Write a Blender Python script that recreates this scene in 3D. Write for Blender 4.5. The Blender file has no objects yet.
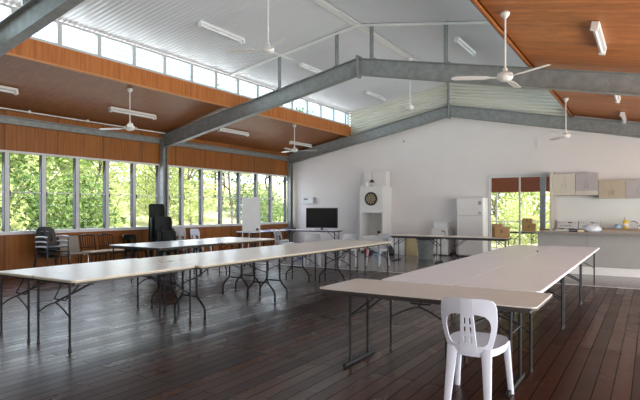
import bpy, bmesh, math, random
from mathutils import Vector, Matrix
random.seed(7)
PI = math.pi
S = bpy.context.scene
COL = S.collection

# ------------------------------------------------------------------ materials
def nodes(name):
    m = bpy.data.materials.new(name); m.use_nodes = True
    nt = m.node_tree
    for n in list(nt.nodes): nt.nodes.remove(n)
    out = nt.nodes.new('ShaderNodeOutputMaterial')
    b = nt.nodes.new('ShaderNodeBsdfPrincipled')
    nt.links.new(b.outputs[0], out.inputs[0])
    return m, nt, b, out

def plain(name, col, rough=0.5, metal=0.0, var=0.06, scale=6.0, spec=0.5, coat=0.0):
    m, nt, b, out = nodes(name)
    b.inputs['Roughness'].default_value = rough
    b.inputs['Metallic'].default_value = metal
    b.inputs['Specular IOR Level'].default_value = spec
    b.inputs['Coat Weight'].default_value = coat
    tc = nt.nodes.new('ShaderNodeTexCoord')
    nz = nt.nodes.new('ShaderNodeTexNoise'); nz.inputs['Scale'].default_value = scale; nz.inputs['Detail'].default_value = 4
    nt.links.new(tc.outputs['Object'], nz.inputs['Vector'])
    r = nt.nodes.new('ShaderNodeValToRGB')
    r.color_ramp.elements[0].position = 0.3; r.color_ramp.elements[1].position = 0.7
    r.color_ramp.elements[0].color = tuple(c*(1-var) for c in col) + (1,)
    r.color_ramp.elements[1].color = tuple(min(1, c*(1+var)) for c in col) + (1,)
    nt.links.new(nz.outputs['Fac'], r.inputs[0])
    nt.links.new(r.outputs[0], b.inputs['Base Color'])
    return m

def wood(name, dark, light, grain='z', scale=1.0, rough=0.45, boards=None, spec=0.3):
    """veneer: noise stretched along the grain axis, optional board seams"""
    m, nt, b, out = nodes(name)
    b.inputs['Roughness'].default_value = rough
    b.inputs['Specular IOR Level'].default_value = spec
    tc = nt.nodes.new('ShaderNodeTexCoord')
    mp = nt.nodes.new('ShaderNodeMapping')
    s = [14*scale]*3; s['xyz'.index(grain)] = 0.7*scale
    mp.inputs['Scale'].default_value = s
    nt.links.new(tc.outputs['Object'], mp.inputs[0])
    nz = nt.nodes.new('ShaderNodeTexNoise'); nz.inputs['Scale'].default_value = 1.6
    nz.inputs['Detail'].default_value = 6; nz.inputs['Roughness'].default_value = 0.62
    nz.inputs['Distortion'].default_value = 0.4
    nt.links.new(mp.outputs[0], nz.inputs['Vector'])
    r = nt.nodes.new('ShaderNodeValToRGB')
    r.color_ramp.elements[0].position = 0.3; r.color_ramp.elements[1].position = 0.72
    r.color_ramp.elements[0].color = dark + (1,); r.color_ramp.elements[1].color = light + (1,)
    nt.links.new(nz.outputs['Fac'], r.inputs[0])
    col = r.outputs[0]
    if boards:
        ax, pitch = boards
        sep = nt.nodes.new('ShaderNodeSeparateXYZ'); nt.links.new(tc.outputs['Object'], sep.inputs[0])
        d = nt.nodes.new('ShaderNodeMath'); d.operation = 'DIVIDE'; d.inputs[1].default_value = pitch
        nt.links.new(sep.outputs['XYZ'.index(ax.upper())], d.inputs[0])
        fl = nt.nodes.new('ShaderNodeMath'); fl.operation = 'FLOOR'; nt.links.new(d.outputs[0], fl.inputs[0])
        wn = nt.nodes.new('ShaderNodeTexWhiteNoise'); wn.noise_dimensions = '1D'; nt.links.new(fl.outputs[0], wn.inputs['W'])
        mr = nt.nodes.new('ShaderNodeMapRange'); mr.inputs['To Min'].default_value = 0.82; mr.inputs['To Max'].default_value = 1.12
        nt.links.new(wn.outputs['Value'], mr.inputs[0])
        fr = nt.nodes.new('ShaderNodeMath'); fr.operation = 'FRACT'; nt.links.new(d.outputs[0], fr.inputs[0])
        lt = nt.nodes.new('ShaderNodeMath'); lt.operation = 'GREATER_THAN'; lt.inputs[1].default_value = 0.035
        nt.links.new(fr.outputs[0], lt.inputs[0])
        mm = nt.nodes.new('ShaderNodeMapRange'); mm.inputs['To Min'].default_value = 0.6; nt.links.new(lt.outputs[0], mm.inputs[0])
        mu = nt.nodes.new('ShaderNodeMath'); mu.operation = 'MULTIPLY'
        nt.links.new(mr.outputs[0], mu.inputs[0]); nt.links.new(mm.outputs[0], mu.inputs[1])
        hs = nt.nodes.new('ShaderNodeHueSaturation'); nt.links.new(mu.outputs[0], hs.inputs['Value'])
        nt.links.new(col, hs.inputs['Color']); col = hs.outputs[0]
    nt.links.new(col, b.inputs['Base Color'])
    return m

def floorboards(name):
    m, nt, b, out = nodes(name)
    tc = nt.nodes.new('ShaderNodeTexCoord')
    mp = nt.nodes.new('ShaderNodeMapping'); mp.inputs['Rotation'].default_value = (0, 0, PI/2)
    nt.links.new(tc.outputs['Object'], mp.inputs[0])
    br = nt.nodes.new('ShaderNodeTexBrick')
    br.offset = 0.37; br.offset_frequency = 2; br.inputs['Scale'].default_value = 1
    br.inputs['Brick Width'].default_value = 3.1; br.inputs['Row Height'].default_value = 0.132
    br.inputs['Mortar Size'].default_value = 0.0045; br.inputs['Mortar Smooth'].default_value = 0.1
    br.inputs['Color1'].default_value = (0.026, 0.0095, 0.006, 1); br.inputs['Color2'].default_value = (0.068, 0.026, 0.016, 1)
    br.inputs['Mortar'].default_value = (0.010, 0.005, 0.004, 1)
    nt.links.new(mp.outputs[0], br.inputs['Vector'])
    m2 = nt.nodes.new('ShaderNodeMapping'); m2.inputs['Scale'].default_value = (22, 0.9, 1)
    nt.links.new(tc.outputs['Object'], m2.inputs[0])
    nz = nt.nodes.new('ShaderNodeTexNoise'); nz.inputs['Scale'].default_value = 1.3; nz.inputs['Detail'].default_value = 6
    nt.links.new(m2.outputs[0], nz.inputs['Vector'])
    mx = nt.nodes.new('ShaderNodeMix'); mx.data_type = 'RGBA'; mx.blend_type = 'MULTIPLY'; mx.inputs[0].default_value = 0.75
    rr = nt.nodes.new('ShaderNodeValToRGB'); rr.color_ramp.elements[0].color = (0.45, 0.42, 0.42, 1); rr.color_ramp.elements[1].color = (1.3, 1.2, 1.15, 1)
    rr.color_ramp.elements[0].position = 0.3; rr.color_ramp.elements[1].position = 0.7
    nt.links.new(nz.outputs['Fac'], rr.inputs[0])
    nt.links.new(br.outputs['Color'], mx.inputs[6]); nt.links.new(rr.outputs[0], mx.inputs[7])
    nt.links.new(mx.outputs[2], b.inputs['Base Color'])
    n3 = nt.nodes.new('ShaderNodeTexNoise'); n3.inputs['Scale'].default_value = 2.2; n3.inputs['Detail'].default_value = 3
    nt.links.new(tc.outputs['Object'], n3.inputs['Vector'])
    rg = nt.nodes.new('ShaderNodeMapRange'); rg.inputs['To Min'].default_value = 0.16; rg.inputs['To Max'].default_value = 0.30
    nt.links.new(n3.outputs['Fac'], rg.inputs[0]); nt.links.new(rg.outputs[0], b.inputs['Roughness'])
    bp = nt.nodes.new('ShaderNodeBump'); bp.inputs['Strength'].default_value = 0.25; bp.inputs['Distance'].default_value = 0.004
    nt.links.new(br.outputs['Fac'], bp.inputs['Height']); bp.invert = True
    nt.links.new(bp.outputs[0], b.inputs['Normal'])
    b.inputs['Specular IOR Level'].default_value = 0.36
    # every board and every joint has its own polish
    sp = nt.nodes.new('ShaderNodeSeparateColor'); nt.links.new(br.outputs['Color'], sp.inputs[0])
    m1 = nt.nodes.new('ShaderNodeMapRange'); m1.inputs['From Min'].default_value = 0.0; m1.inputs['From Max'].default_value = 0.10
    m1.inputs['To Min'].default_value = 0.16; m1.inputs['To Max'].default_value = -0.04; nt.links.new(sp.outputs[0], m1.inputs[0])
    ad = nt.nodes.new('ShaderNodeMath'); ad.operation = 'ADD'
    nt.links.new(rg.outputs[0], ad.inputs[0]); nt.links.new(m1.outputs[0], ad.inputs[1]); nt.links.new(ad.outputs[0], b.inputs['Roughness'])
    ms = nt.nodes.new('ShaderNodeMapRange'); ms.inputs['From Max'].default_value = 1.0; ms.inputs['To Min'].default_value = 0.19; ms.inputs['To Max'].default_value = 0.02
    nt.links.new(br.outputs['Fac'], ms.inputs[0]); nt.links.new(ms.outputs[0], b.inputs['Specular IOR Level'])
    return m

def glass(name, tint=(1, 1, 1), refl=0.06, rough=0.02):
    m, nt, b, out = nodes(name); nt.nodes.remove(b)
    t = nt.nodes.new('ShaderNodeBsdfTransparent'); t.inputs[0].default_value = tint + (1,)
    g = nt.nodes.new('ShaderNodeBsdfGlossy'); g.inputs['Roughness'].default_value = rough
    lw = nt.nodes.new('ShaderNodeLayerWeight'); lw.inputs[0].default_value = 0.25
    mr = nt.nodes.new('ShaderNodeMapRange'); mr.inputs['To Min'].default_value = refl*0.4; mr.inputs['To Max'].default_value = refl*4
    nt.links.new(lw.outputs['Facing'], mr.inputs[0])
    mx = nt.nodes.new('ShaderNodeMixShader')
    nt.links.new(mr.outputs[0], mx.inputs[0]); nt.links.new(t.outputs[0], mx.inputs[1]); nt.links.new(g.outputs[0], mx.inputs[2])
    nt.links.new(mx.outputs[0], out.inputs[0])
    return m

def leafmat(name, c1, c2):
    m, nt, b, out = nodes(name); nt.nodes.remove(b)
    ge = nt.nodes.new('ShaderNodeNewGeometry')
    r = nt.nodes.new('ShaderNodeValToRGB'); r.color_ramp.elements[0].color = c1 + (1,); r.color_ramp.elements[1].color = c2 + (1,)
    nt.links.new(ge.outputs['Random Per Island'], r.inputs[0])
    d = nt.nodes.new('ShaderNodeBsdfDiffuse'); t = nt.nodes.new('ShaderNodeBsdfTranslucent')
    nt.links.new(r.outputs[0], d.inputs[0]); nt.links.new(r.outputs[0], t.inputs[0])
    mx = nt.nodes.new('ShaderNodeMixShader'); mx.inputs[0].default_value = 0.45
    nt.links.new(d.outputs[0], mx.inputs[1]); nt.links.new(t.outputs[0], mx.inputs[2])
    nt.links.new(mx.outputs[0], out.inputs[0])
    return m

M = {}
M['floor'] = floorboards('merbau_floorboards')
M['vinyl'] = plain('grey_vinyl', (0.16, 0.155, 0.155), 0.22, var=0.05, scale=3)
M['white_wall'] = plain('white_wall_paint', (0.73, 0.695, 0.685), 0.7, var=0.015, scale=2)
M['ply_z'] = wood('orange_ply_upright', (0.20, 0.066, 0.014), (0.36, 0.136, 0.030), 'z', boards=('y', 1.2))
M['ply_f'] = wood('orange_ply_fascia', (0.30, 0.085, 0.018), (0.52, 0.19, 0.05), 'z')
M['ply_c'] = wood('red_brown_ply_ceiling', (0.18, 0.060, 0.017), (0.30, 0.112, 0.031), 'x', scale=0.8)  # smooth ply, darkened: the shade on the window side is put into the colour
M['board_c'] = wood('orange_board_ceiling', (0.33, 0.105, 0.026), (0.56, 0.205, 0.055), 'x', scale=0.8, boards=('y', 0.11))  # lined boards, lightened: the light on this side is put into the colour
M['timber_trim'] = wood('pale_timber_trim', (0.42, 0.17, 0.055), (0.55, 0.25, 0.09), 'y')
M['white_roof'] = plain('white_ribbed_steel', (0.66, 0.67, 0.69), 0.38, var=0.02, scale=1.5, spec=0.5)
M['cream_rib'] = plain('cream_ribbed_steel', (0.60, 0.58, 0.50), 0.5, var=0.02, scale=2)
M['galv'] = plain('galvanised_steel', (0.25, 0.26, 0.255), 0.5, 0.25, var=0.16, scale=9)
M['alu'] = plain('aluminium_frame', (0.62, 0.63, 0.64), 0.4, 0.0, var=0.03)
M['white_metal'] = plain('white_enamel', (0.72, 0.71, 0.69), 0.35, var=0.02)
M['white_plastic'] = plain('white_plastic', (0.62, 0.66, 0.76), 0.38, var=0.02, scale=9)
M['grey_plastic'] = plain('grey_plastic', (0.42, 0.43, 0.45), 0.4, var=0.03)
M['black_plastic'] = plain('black_plastic', (0.012, 0.013, 0.014), 0.32, var=0.1)
M['green_black'] = plain('green_black_plastic', (0.006, 0.011, 0.009), 0.5, var=0.1, spec=0.25)
M['black_steel'] = plain('black_steel', (0.018, 0.019, 0.022), 0.55, 0.0, var=0.1, spec=0.2)
M['grey_steel'] = plain('grey_steel_tube', (0.05, 0.055, 0.065), 0.35, 0.5, var=0.08)
M['chrome'] = plain('chrome', (0.6, 0.6, 0.6), 0.2, 1.0, var=0.02)
M['lam_cream'] = plain('cream_laminate', (0.78, 0.72, 0.64), 0.30, var=0.03, scale=2.5)
M['lam_edge'] = plain('cream_edge', (0.46, 0.42, 0.30), 0.45, var=0.04)
M['lam_beige'] = plain('beige_laminate', (0.62, 0.58, 0.54), 0.34, var=0.035, scale=2.5)
M['lam_white'] = plain('white_laminate', (0.80, 0.80, 0.86), 0.30, var=0.025, scale=2.5)
M['lam_grey'] = plain('grey_laminate', (0.46, 0.47, 0.50), 0.26, var=0.03, scale=2.5)
M['dark_edge'] = plain('dark_edge', (0.045, 0.04, 0.038), 0.5, var=0.1)
M['glass'] = glass('window_glass')
M['glass_frost'] = glass('louvre_glass', (0.62, 0.72, 0.76), 0.10, 0.1)
M['alu_dark'] = plain('grey_window_frame', (0.46, 0.47, 0.48), 0.45, 0.0, var=0.03)
M['screen'] = plain('tv_screen', (0.006, 0.006, 0.007), 0.12, var=0.02)
M['counter_front'] = plain('counter_front', (0.33, 0.32, 0.30), 0.5, var=0.03)
M['counter_top'] = plain('counter_top', (0.25, 0.23, 0.21), 0.3, var=0.08, scale=20)
M['cup_cream'] = plain('cupboard_cream', (0.58, 0.55, 0.48), 0.5, var=0.03)
M['cup_mauve'] = plain('cupboard_mauve_grey', (0.42, 0.385, 0.385), 0.5, var=0.03)
M['cup_beige'] = plain('cupboard_beige', (0.46, 0.39, 0.29), 0.5, var=0.03)
M['splash'] = plain('white_splashback', (0.75, 0.77, 0.74), 0.3, var=0.01)
M['bench_brown'] = plain('sink_bench_brown', (0.30, 0.22, 0.16), 0.35, var=0.08)
M['card'] = plain('cardboard', (0.40, 0.25, 0.12), 0.8, var=0.08)
M['card_dark'] = plain('cardboard_print', (0.22, 0.12, 0.06), 0.8, var=0.08)
M['card_yellow'] = plain('pale_cardboard', (0.62, 0.50, 0.28), 0.8, var=0.06)
M['foam'] = plain('white_foam', (0.72, 0.74, 0.74), 0.7, var=0.02)
M['bin_grey'] = plain('bin_grey', (0.20, 0.22, 0.215), 0.45, var=0.15, scale=9)
M['bin_dark'] = plain('bin_dark_rim', (0.05, 0.055, 0.055), 0.5, var=0.1)
M['red'] = plain('red_cloth', (0.30, 0.02, 0.03), 0.8, var=0.1)
M['blue'] = plain('blue_cloth', (0.05, 0.10, 0.42), 0.7, var=0.1)
M['yellow'] = plain('yellow_plastic', (0.78, 0.52, 0.03), 0.4, var=0.05)
M['blue_white'] = plain('pale_blue_plastic', (0.35, 0.52, 0.68), 0.4, var=0.08)
M['red_wood'] = wood('red_brown_timber', (0.16, 0.035, 0.015), (0.24, 0.06, 0.025), 'x')
M['brown_wood'] = wood('dark_chair_timber', (0.035, 0.014, 0.009), (0.065, 0.027, 0.016), 'z')
M['vinyl_cream'] = plain('cream_vinyl', (0.50, 0.40, 0.27), 0.55, var=0.05)
M['vinyl_beige'] = plain('beige_vinyl', (0.27, 0.235, 0.20), 0.55, var=0.05)
M['bluegrey'] = plain('blue_grey_paint', (0.16, 0.19, 0.27), 0.5, var=0.05)
M['tile'] = plain('outdoor_tiles', (0.52, 0.50, 0.47), 0.6, var=0.08, scale=4)
M['sisal'] = plain('dartboard_black', (0.02, 0.02, 0.018), 0.8, var=0.2, scale=40)
M['sisal_cream'] = plain('dartboard_cream', (0.42, 0.36, 0.22), 0.8, var=0.1, scale=40)
M['dart_red'] = plain('dartboard_red', (0.30, 0.03, 0.02), 0.8)
M['dart_green'] = plain('dartboard_green', (0.03, 0.16, 0.06), 0.8)
M['bark'] = wood('bark', (0.045, 0.035, 0.028), (0.16, 0.13, 0.10), 'z', rough=0.9)
M['grass'] = plain('lawn', (0.36, 0.36, 0.18), 0.9, var=0.4, scale=0.6)
M['leaf_a'] = leafmat('leaf_mid_green', (0.09, 0.17, 0.04), (0.36, 0.46, 0.16))
M['leaf_b'] = leafmat('leaf_dark_green', (0.05, 0.11, 0.03), (0.24, 0.34, 0.12))
M['leaf_c'] = leafmat('leaf_yellow_green', (0.26, 0.34, 0.10), (0.62, 0.66, 0.34))
M['bag_film'] = plain('crumpled_film', (0.50, 0.54, 0.58), 0.3, var=0.25, scale=14)
M['print'] = plain('printed_label', (0.30, 0.30, 0.33), 0.6, var=0.3, scale=60)

# ------------------------------------------------------------------ mesh builder
class MB:
    def __init__(s): s.v = []; s.f = []
    def add(s, vs, fs):
        b = len(s.v); s.v += [tuple(p) for p in vs]; s.f += [tuple(b+i for i in q) for q in fs]; return s
    def box(s, x0, x1, y0, y1, z0, z1):
        vs = [(x, y, z) for z in (z0, z1) for y in (y0, y1) for x in (x0, x1)]
        return s.add(vs, [(0,2,3,1),(4,5,7,6),(0,1,5,4),(2,6,7,3),(0,4,6,2),(1,3,7,5)])
    def obox(s, c, size, rot):
        h = [a/2 for a in size]; c = Vector(c)
        vs = [c + rot @ Vector((sx*h[0], sy*h[1], sz*h[2])) for sz in (-1,1) for sy in (-1,1) for sx in (-1,1)]
        return s.add(vs, [(0,2,3,1),(4,5,7,6),(0,1,5,4),(2,6,7,3),(0,4,6,2),(1,3,7,5)])
    def tube(s, pts, r, n=8, cap=True):
        pts = [Vector(p) for p in pts]; k = len(pts)
        rs = r if isinstance(r, (list, tuple)) else [r]*k
        up = None; rings = []
        for i, p in enumerate(pts):
            t = (pts[min(i+1, k-1)] - pts[max(i-1, 0)]).normalized()
            if up is None:
                up = Vector((0,0,1)) if abs(t.z) < 0.9 else Vector((1,0,0))
            a = t.cross(up)
            if a.length < 1e-5: a = t.orthogonal()
            a.normalize(); b_ = a.cross(t).normalized(); up = b_
            rings.append([p + (a*math.cos(q) + b_*math.sin(q))*rs[i] for q in [2*PI*j/n for j in range(n)]])
        vs = [v for g in rings for v in g]; fs = []
        for i in range(k-1):
            for j in range(n):
                fs.append((i*n+j, i*n+(j+1)%n, (i+1)*n+(j+1)%n, (i+1)*n+j))
        if cap: fs += [tuple(range(n))[::-1], tuple((k-1)*n+j for j in range(n))]
        return s.add(vs, fs)
    def lathe(s, prof, c=(0,0,0), n=20, sx=1, sy=1):
        k = len(prof); vs = []; fs = []
        for (r, z) in prof:
            for j in range(n):
                a = 2*PI*j/n; vs.append((c[0]+sx*r*math.cos(a), c[1]+sy*r*math.sin(a), c[2]+z))
        for i in range(k-1):
            for j in range(n): fs.append((i*n+j, i*n+(j+1)%n, (i+1)*n+(j+1)%n, (i+1)*n+j))
        fs += [tuple(range(n))[::-1], tuple((k-1)*n+j for j in range(n))]
        return s.add(vs, fs)
    def prism(s, poly, axis, a, b):
        """poly: 2D points; extruded along axis from a to b. axis x->(y,z) y->(x,z) z->(x,y)"""
        def P(p, t): return {'x': (t, p[0], p[1]), 'y': (p[0], t, p[1]), 'z': (p[0], p[1], t)}[axis]
        n = len(poly); vs = [P(p, a) for p in poly] + [P(p, b) for p in poly]
        fs = [tuple(range(n))[::-1], tuple(range(n, 2*n))] + [(i, (i+1)%n, n+(i+1)%n, n+i) for i in range(n)]
        return s.add(vs, fs)
    def build(s, name, mat, parent=None, smooth=None, bevel=0, seg=2, fix=True):
        me = bpy.data.meshes.new(name); me.from_pydata(s.v, [], s.f)
        if fix or bevel:
            bm = bmesh.new(); bm.from_mesh(me)
            if fix: bmesh.ops.recalc_face_normals(bm, faces=bm.faces)
            if bevel:
                es = [e for e in bm.edges if len(e.link_faces) == 2 and e.calc_face_angle(0) > 0.6]
                bmesh.ops.bevel(bm, geom=es, offset=bevel, segments=seg, affect='EDGES', profile=0.5, clamp_overlap=True)
            bm.to_mesh(me); bm.free()
        mats = mat if isinstance(mat, list) else [mat]
        for q in mats: me.materials.append(q)
        if smooth is not None:
            me.polygons.foreach_set('use_smooth', [True]*len(me.polygons))
            try: me.set_sharp_from_angle(angle=smooth)
            except Exception: pass
        o = bpy.data.objects.new(name, me); COL.objects.link(o)
        if parent: o.parent = parent
        return o

def rz(a): return Matrix.Rotation(a, 3, 'Z')
def tag(o, label, cat, group=None, kind=None):
    o['label'] = label; o['category'] = cat
    if group: o['group'] = group
    if kind: o['kind'] = kind
    return o
def thing(name, label, cat, loc=(0,0,0), rot=0, group=None):
    o = bpy.data.objects.new(name, None); COL.objects.link(o); o.empty_display_size = 0.1
    o.location = loc; o.rotation_euler = (0, 0, rot)
    return tag(o, label, cat, group)
def kids(o): return [c for c in COL.objects if c.parent == o]
def dup(root, loc, rot, label, group=None, tree=None, scale=None):
    r = root.copy(); COL.objects.link(r); r.location = loc; r.rotation_euler = (0, 0, rot); r['label'] = label
    if group: r['group'] = group
    if scale: r.scale = (scale,)*3
    for c in (tree or kids(root)):
        d = c.copy(); COL.objects.link(d); d.parent = r
        for g in kids(c):
            e = g.copy(); COL.objects.link(e); e.parent = d
    return r
def struct(mb, name, mat, label, cat, parent=None, **k):
    o = mb.build(name, mat, parent, **k)
    if parent is None: tag(o, label, cat, kind='structure')
    return o
NTH = ['first', 'second', 'third', 'fourth', 'fifth', 'sixth', 'seventh', 'eighth', 'ninth', 'tenth', 'eleventh', 'twelfth', 'thirteenth', 'fourteenth']

# ------------------------------------------------------------------ the hall
XL, XR = -11.7, 3.2          # window wall, open side
YB, YE = -2.6, 16.62         # wall behind the camera, white end wall
XA = -5.43                    # ridge
CL, CR = -9.11, -1.86        # clerestory lines
def zlow(x): return 4.83 - 0.2*abs(x-XA)
def zhigh(x): return 5.50 - 0.164*abs(x-XA)
FR = [4.2, 10.28, 16.42]     # portal frames (plus one behind the camera)

struct(MB().box(XL-.1, XR+.1, YB-.1, 11.25, -.12, 0), 'floor', M['floor'], 'dark red brown timber board floor of the hall', 'floor')
struct(MB().box(XL-.1, XR+.1, 11.25, YE+.1, -.12, 0), 'floor_vinyl', M['vinyl'], 'shiny grey vinyl floor of the kitchen end', 'floor')
struct(MB().box(XL, XR, 11.235, 11.275, 0, .006), 'trim_floor_joint', M['alu'], 'pale metal strip between the boards and the vinyl', 'trim')

# low timber ceilings on both sides (thin boards following the rafters)
def slope_slab(name, x0, x1, zf, mat, label, th=.03, y0=YB-.1, y1=YE+.1):
    mb = MB(); mb.prism([(x0, zf(x0)), (x1, zf(x1)), (x1, zf(x1)+th), (x0, zf(x0)+th)], 'y', y0, y1)
    return struct(mb, name, mat, label, 'ceiling')
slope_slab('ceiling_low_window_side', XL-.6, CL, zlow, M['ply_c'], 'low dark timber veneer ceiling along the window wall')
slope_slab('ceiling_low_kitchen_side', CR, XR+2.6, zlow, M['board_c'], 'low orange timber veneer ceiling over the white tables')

# raised ribbed roof: real corrugation, ribs running down the slope
def ribbed_slope(name, xa, xb, label):
    pitch, amp, k = .105, .011, 6
    y0, y1 = YB-.1, YE+.05
    n = int((y1-y0)/pitch*k); xs = [xa + (xb-xa)*i/3 for i in range(4)]
    mb = MB(); vs = []; fs = []
    for j in range(n+1):
        y = y0 + (y1-y0)*j/n; w = amp*math.cos(2*PI*j/k)
        w = max(-amp*.75, min(amp*.75, w))
        for x in xs: vs.append((x, y, zhigh(x)+w))
    for j in range(n):
        for i in range(3): fs.append((j*4+i, j*4+i+1, (j+1)*4+i+1, (j+1)*4+i))
    mb.add(vs, fs)
    return struct(mb, name, M['white_roof'], label, 'ceiling', smooth=0.9, fix=False)
ribbed_slope('ceiling_raised_window_side', CL-.2, XA, 'raised white ribbed steel ceiling on the window side')
ribbed_slope('ceiling_raised_kitchen_side', XA, CR+.75, 'raised white ribbed steel ceiling on the kitchen side')
mb = MB(); mb.prism([(XA-.09, zhigh(XA-.09)-.014), (XA, 5.485), (XA+.09, zhigh(XA+.09)-.014), (XA+.09, zhigh(XA+.09)-.03), (XA, 5.468), (XA-.09, zhigh(XA-.09)-.03)], 'y', YB, YE)
struct(mb, 'trim_ridge_cap', M['white_metal'], 'white folded capping along the raised ridge', 'trim')

# fascia boards under the clerestories, with a pale strip at their foot
for x, s_, nm, lb in ((CL, 1, 'trim_fascia_window_side', 'orange timber fascia board under the window side clerestory'), (CR, -1, 'trim_fascia_kitchen_side', 'orange timber fascia board under the kitchen side clerestory')):
    mb = MB().box(min(x, x+.03*s_), max(x, x+.03*s_), YB, YE, 4.06, 4.40); struct(mb, nm, M['ply_f'], lb, 'trim')
    if s_ < 0: continue
    mb = MB().box(min(x-.02*s_, x+.05*s_), max(x-.02*s_, x+.05*s_), YB, YE, 4.03, 4.062); struct(mb, nm.replace('fascia', 'fascia_foot'), M['timber_trim'], 'pale timber strip at the foot of the ' + lb.split('the ')[1], 'trim')
mb = MB().prism([(CR-.09, zlow(CR-.09)-.03), (CR, zlow(CR)-.03), (CR, zlow(CR)+.03), (CR-.09, zlow(CR-.09)+.03)], 'y', YB, YE)
struct(mb, 'trim_ceiling_edge', M['timber_trim'], 'pale timber strip edging the orange ceiling', 'trim')

# window wall: timber below and above the windows
mb = MB().box(XL-.12, XL, YB, YE, -.02, .93); struct(mb, 'wall_window_side', M['ply_z'], 'dark timber panelled wall below the long windows', 'wall')
mb = MB().box(XL-.12, XL, YB, YE, 2.72, 3.62); struct(mb, 'wall_window_side_upper', M['ply_z'], 'dark timber panels above the long windows', 'wall')
# end wall (white), hole for the sliding door
DX0, DX1, DZ = -4.27, -2.42, 2.52
mb = MB()
def wall_piece(x0, x1, z0f, z1f):
    xs = [x0] + [q for q in (XA,) if x0 < q < x1] + [x1]
    mb.prism([(x, z0f(x)) for x in xs] + [(x, z1f(x)) for x in reversed(xs)], 'y', YE, YE+.14)
top = lambda x: zlow(x)
wall_piece(XL-.12, DX0, lambda x: -.02, top); wall_piece(DX0, DX1, lambda x: DZ, top); wall_piece(DX1, XR, lambda x: -.02, top)
struct(mb, 'wall_end', M['white_wall'], 'white painted end wall of the hall', 'wall')
# ribbed infill in the raised gable
mb = MB(); vs = []; fs = []; k = 6; pitch = .10
n = int(1.0/pitch*k); cols = [CL, -8, -7, -6.2, XA, -4.6, -3.8, -2.8, CR]
for j in range(n+1):
    w = max(-.014, min(.014, .019*math.cos(2*PI*j/k)))
    for x in cols: vs.append((x, YE-.02+w, zhigh(x)+.02 - 1.0*j/n))
m_ = len(cols)
for j in range(n):
    for i in range(m_-1): fs.append((j*m_+i, j*m_+i+1, (j+1)*m_+i+1, (j+1)*m_+i))
mb.add(vs, fs); struct(mb, 'wall_end_gable', M['cream_rib'], 'cream ribbed steel sheeting in the raised gable', 'wall', smooth=0.9, fix=False)
# wall behind the camera and the open kitchen side wall with three wide openings
mb = MB(); mb.prism([(XL-.12, -.02), (XR, -.02), (XR, zlow(XR)), (XA, 4.83), (XL-.12, zlow(XL-.12))], 'y', YB-.12, YB)
mb.prism([(CL, 4.0), (CR, 4.0), (CR, zhigh(CR)), (XA, 5.5), (CL, zhigh(CL))], 'y', YB-.12, YB)
struct(mb, 'wall_behind', M['white_wall'], 'white wall behind the camera', 'wall')
mb = MB(); mb.box(XR, XR+.12, YB-.12, YE+.14, 2.6, 3.15)
for a, b_ in ((YB-.12, -1.6), (4.0, 4.4), (10.1, 10.6), (14.6, YE+.14)): mb.box(XR, XR+.12, a, b_, -.02, 2.6)
struct(mb, 'wall_open_side', M['white_wall'], 'wall with wide openings on the kitchen side', 'wall')
struct(MB().box(XR+.12, 15, -8, 22, -.3, -.04), 'floor_paving', M['tile'], 'pale sunlit paving outside the open side', 'floor')  # unseen slab added to bounce sunlight up to the orange ceiling
# skirting on the end wall
mb = MB()
for a, b_ in ((XL, -8.4), (-7.45, DX0-.05)): mb.box(a, b_, YE-.018, YE, 0, .10)
struct(mb, 'baseboard_end', M['red_wood'], 'red brown skirting board of the white end wall', 'baseboard')

# steel portal frames
def ibeam(mb, p0, p1, depth, fw, tw=.012, tf=.014):
    """I-section in the x-z plane; p0,p1: top-flange points (x,z) at plane y"""
    (x0, y, z0), (x1, _, z1) = p0, p1
    for (o0, o1, w) in ((0, tf, fw), (tf, depth-tf, tw), (depth-tf, depth, fw)):
        vs = [(x0, y-w/2, z0-o0), (x1, y-w/2, z1-o0), (x1, y+w/2, z1-o0), (x0, y+w/2, z0-o0),
              (x0, y-w/2, z0-o1), (x1, y-w/2, z1-o1), (x1, y+w/2, z1-o1), (x0, y+w/2, z0-o1)]
        mb.add(vs, [(0,1,2,3), (4,7,6,5), (0,4,5,1), (1,5,6,2), (2,6,7,3), (3,7,4,0)])
def raft(x): return 4.75 - 0.2*abs(x-XA)
frame_lb = ['galvanised steel rafter frame closest overhead, crossing the picture corner', 'galvanised steel rafter frame across the middle of the hall', 'galvanised steel rafter frame against the white end wall']
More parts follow.
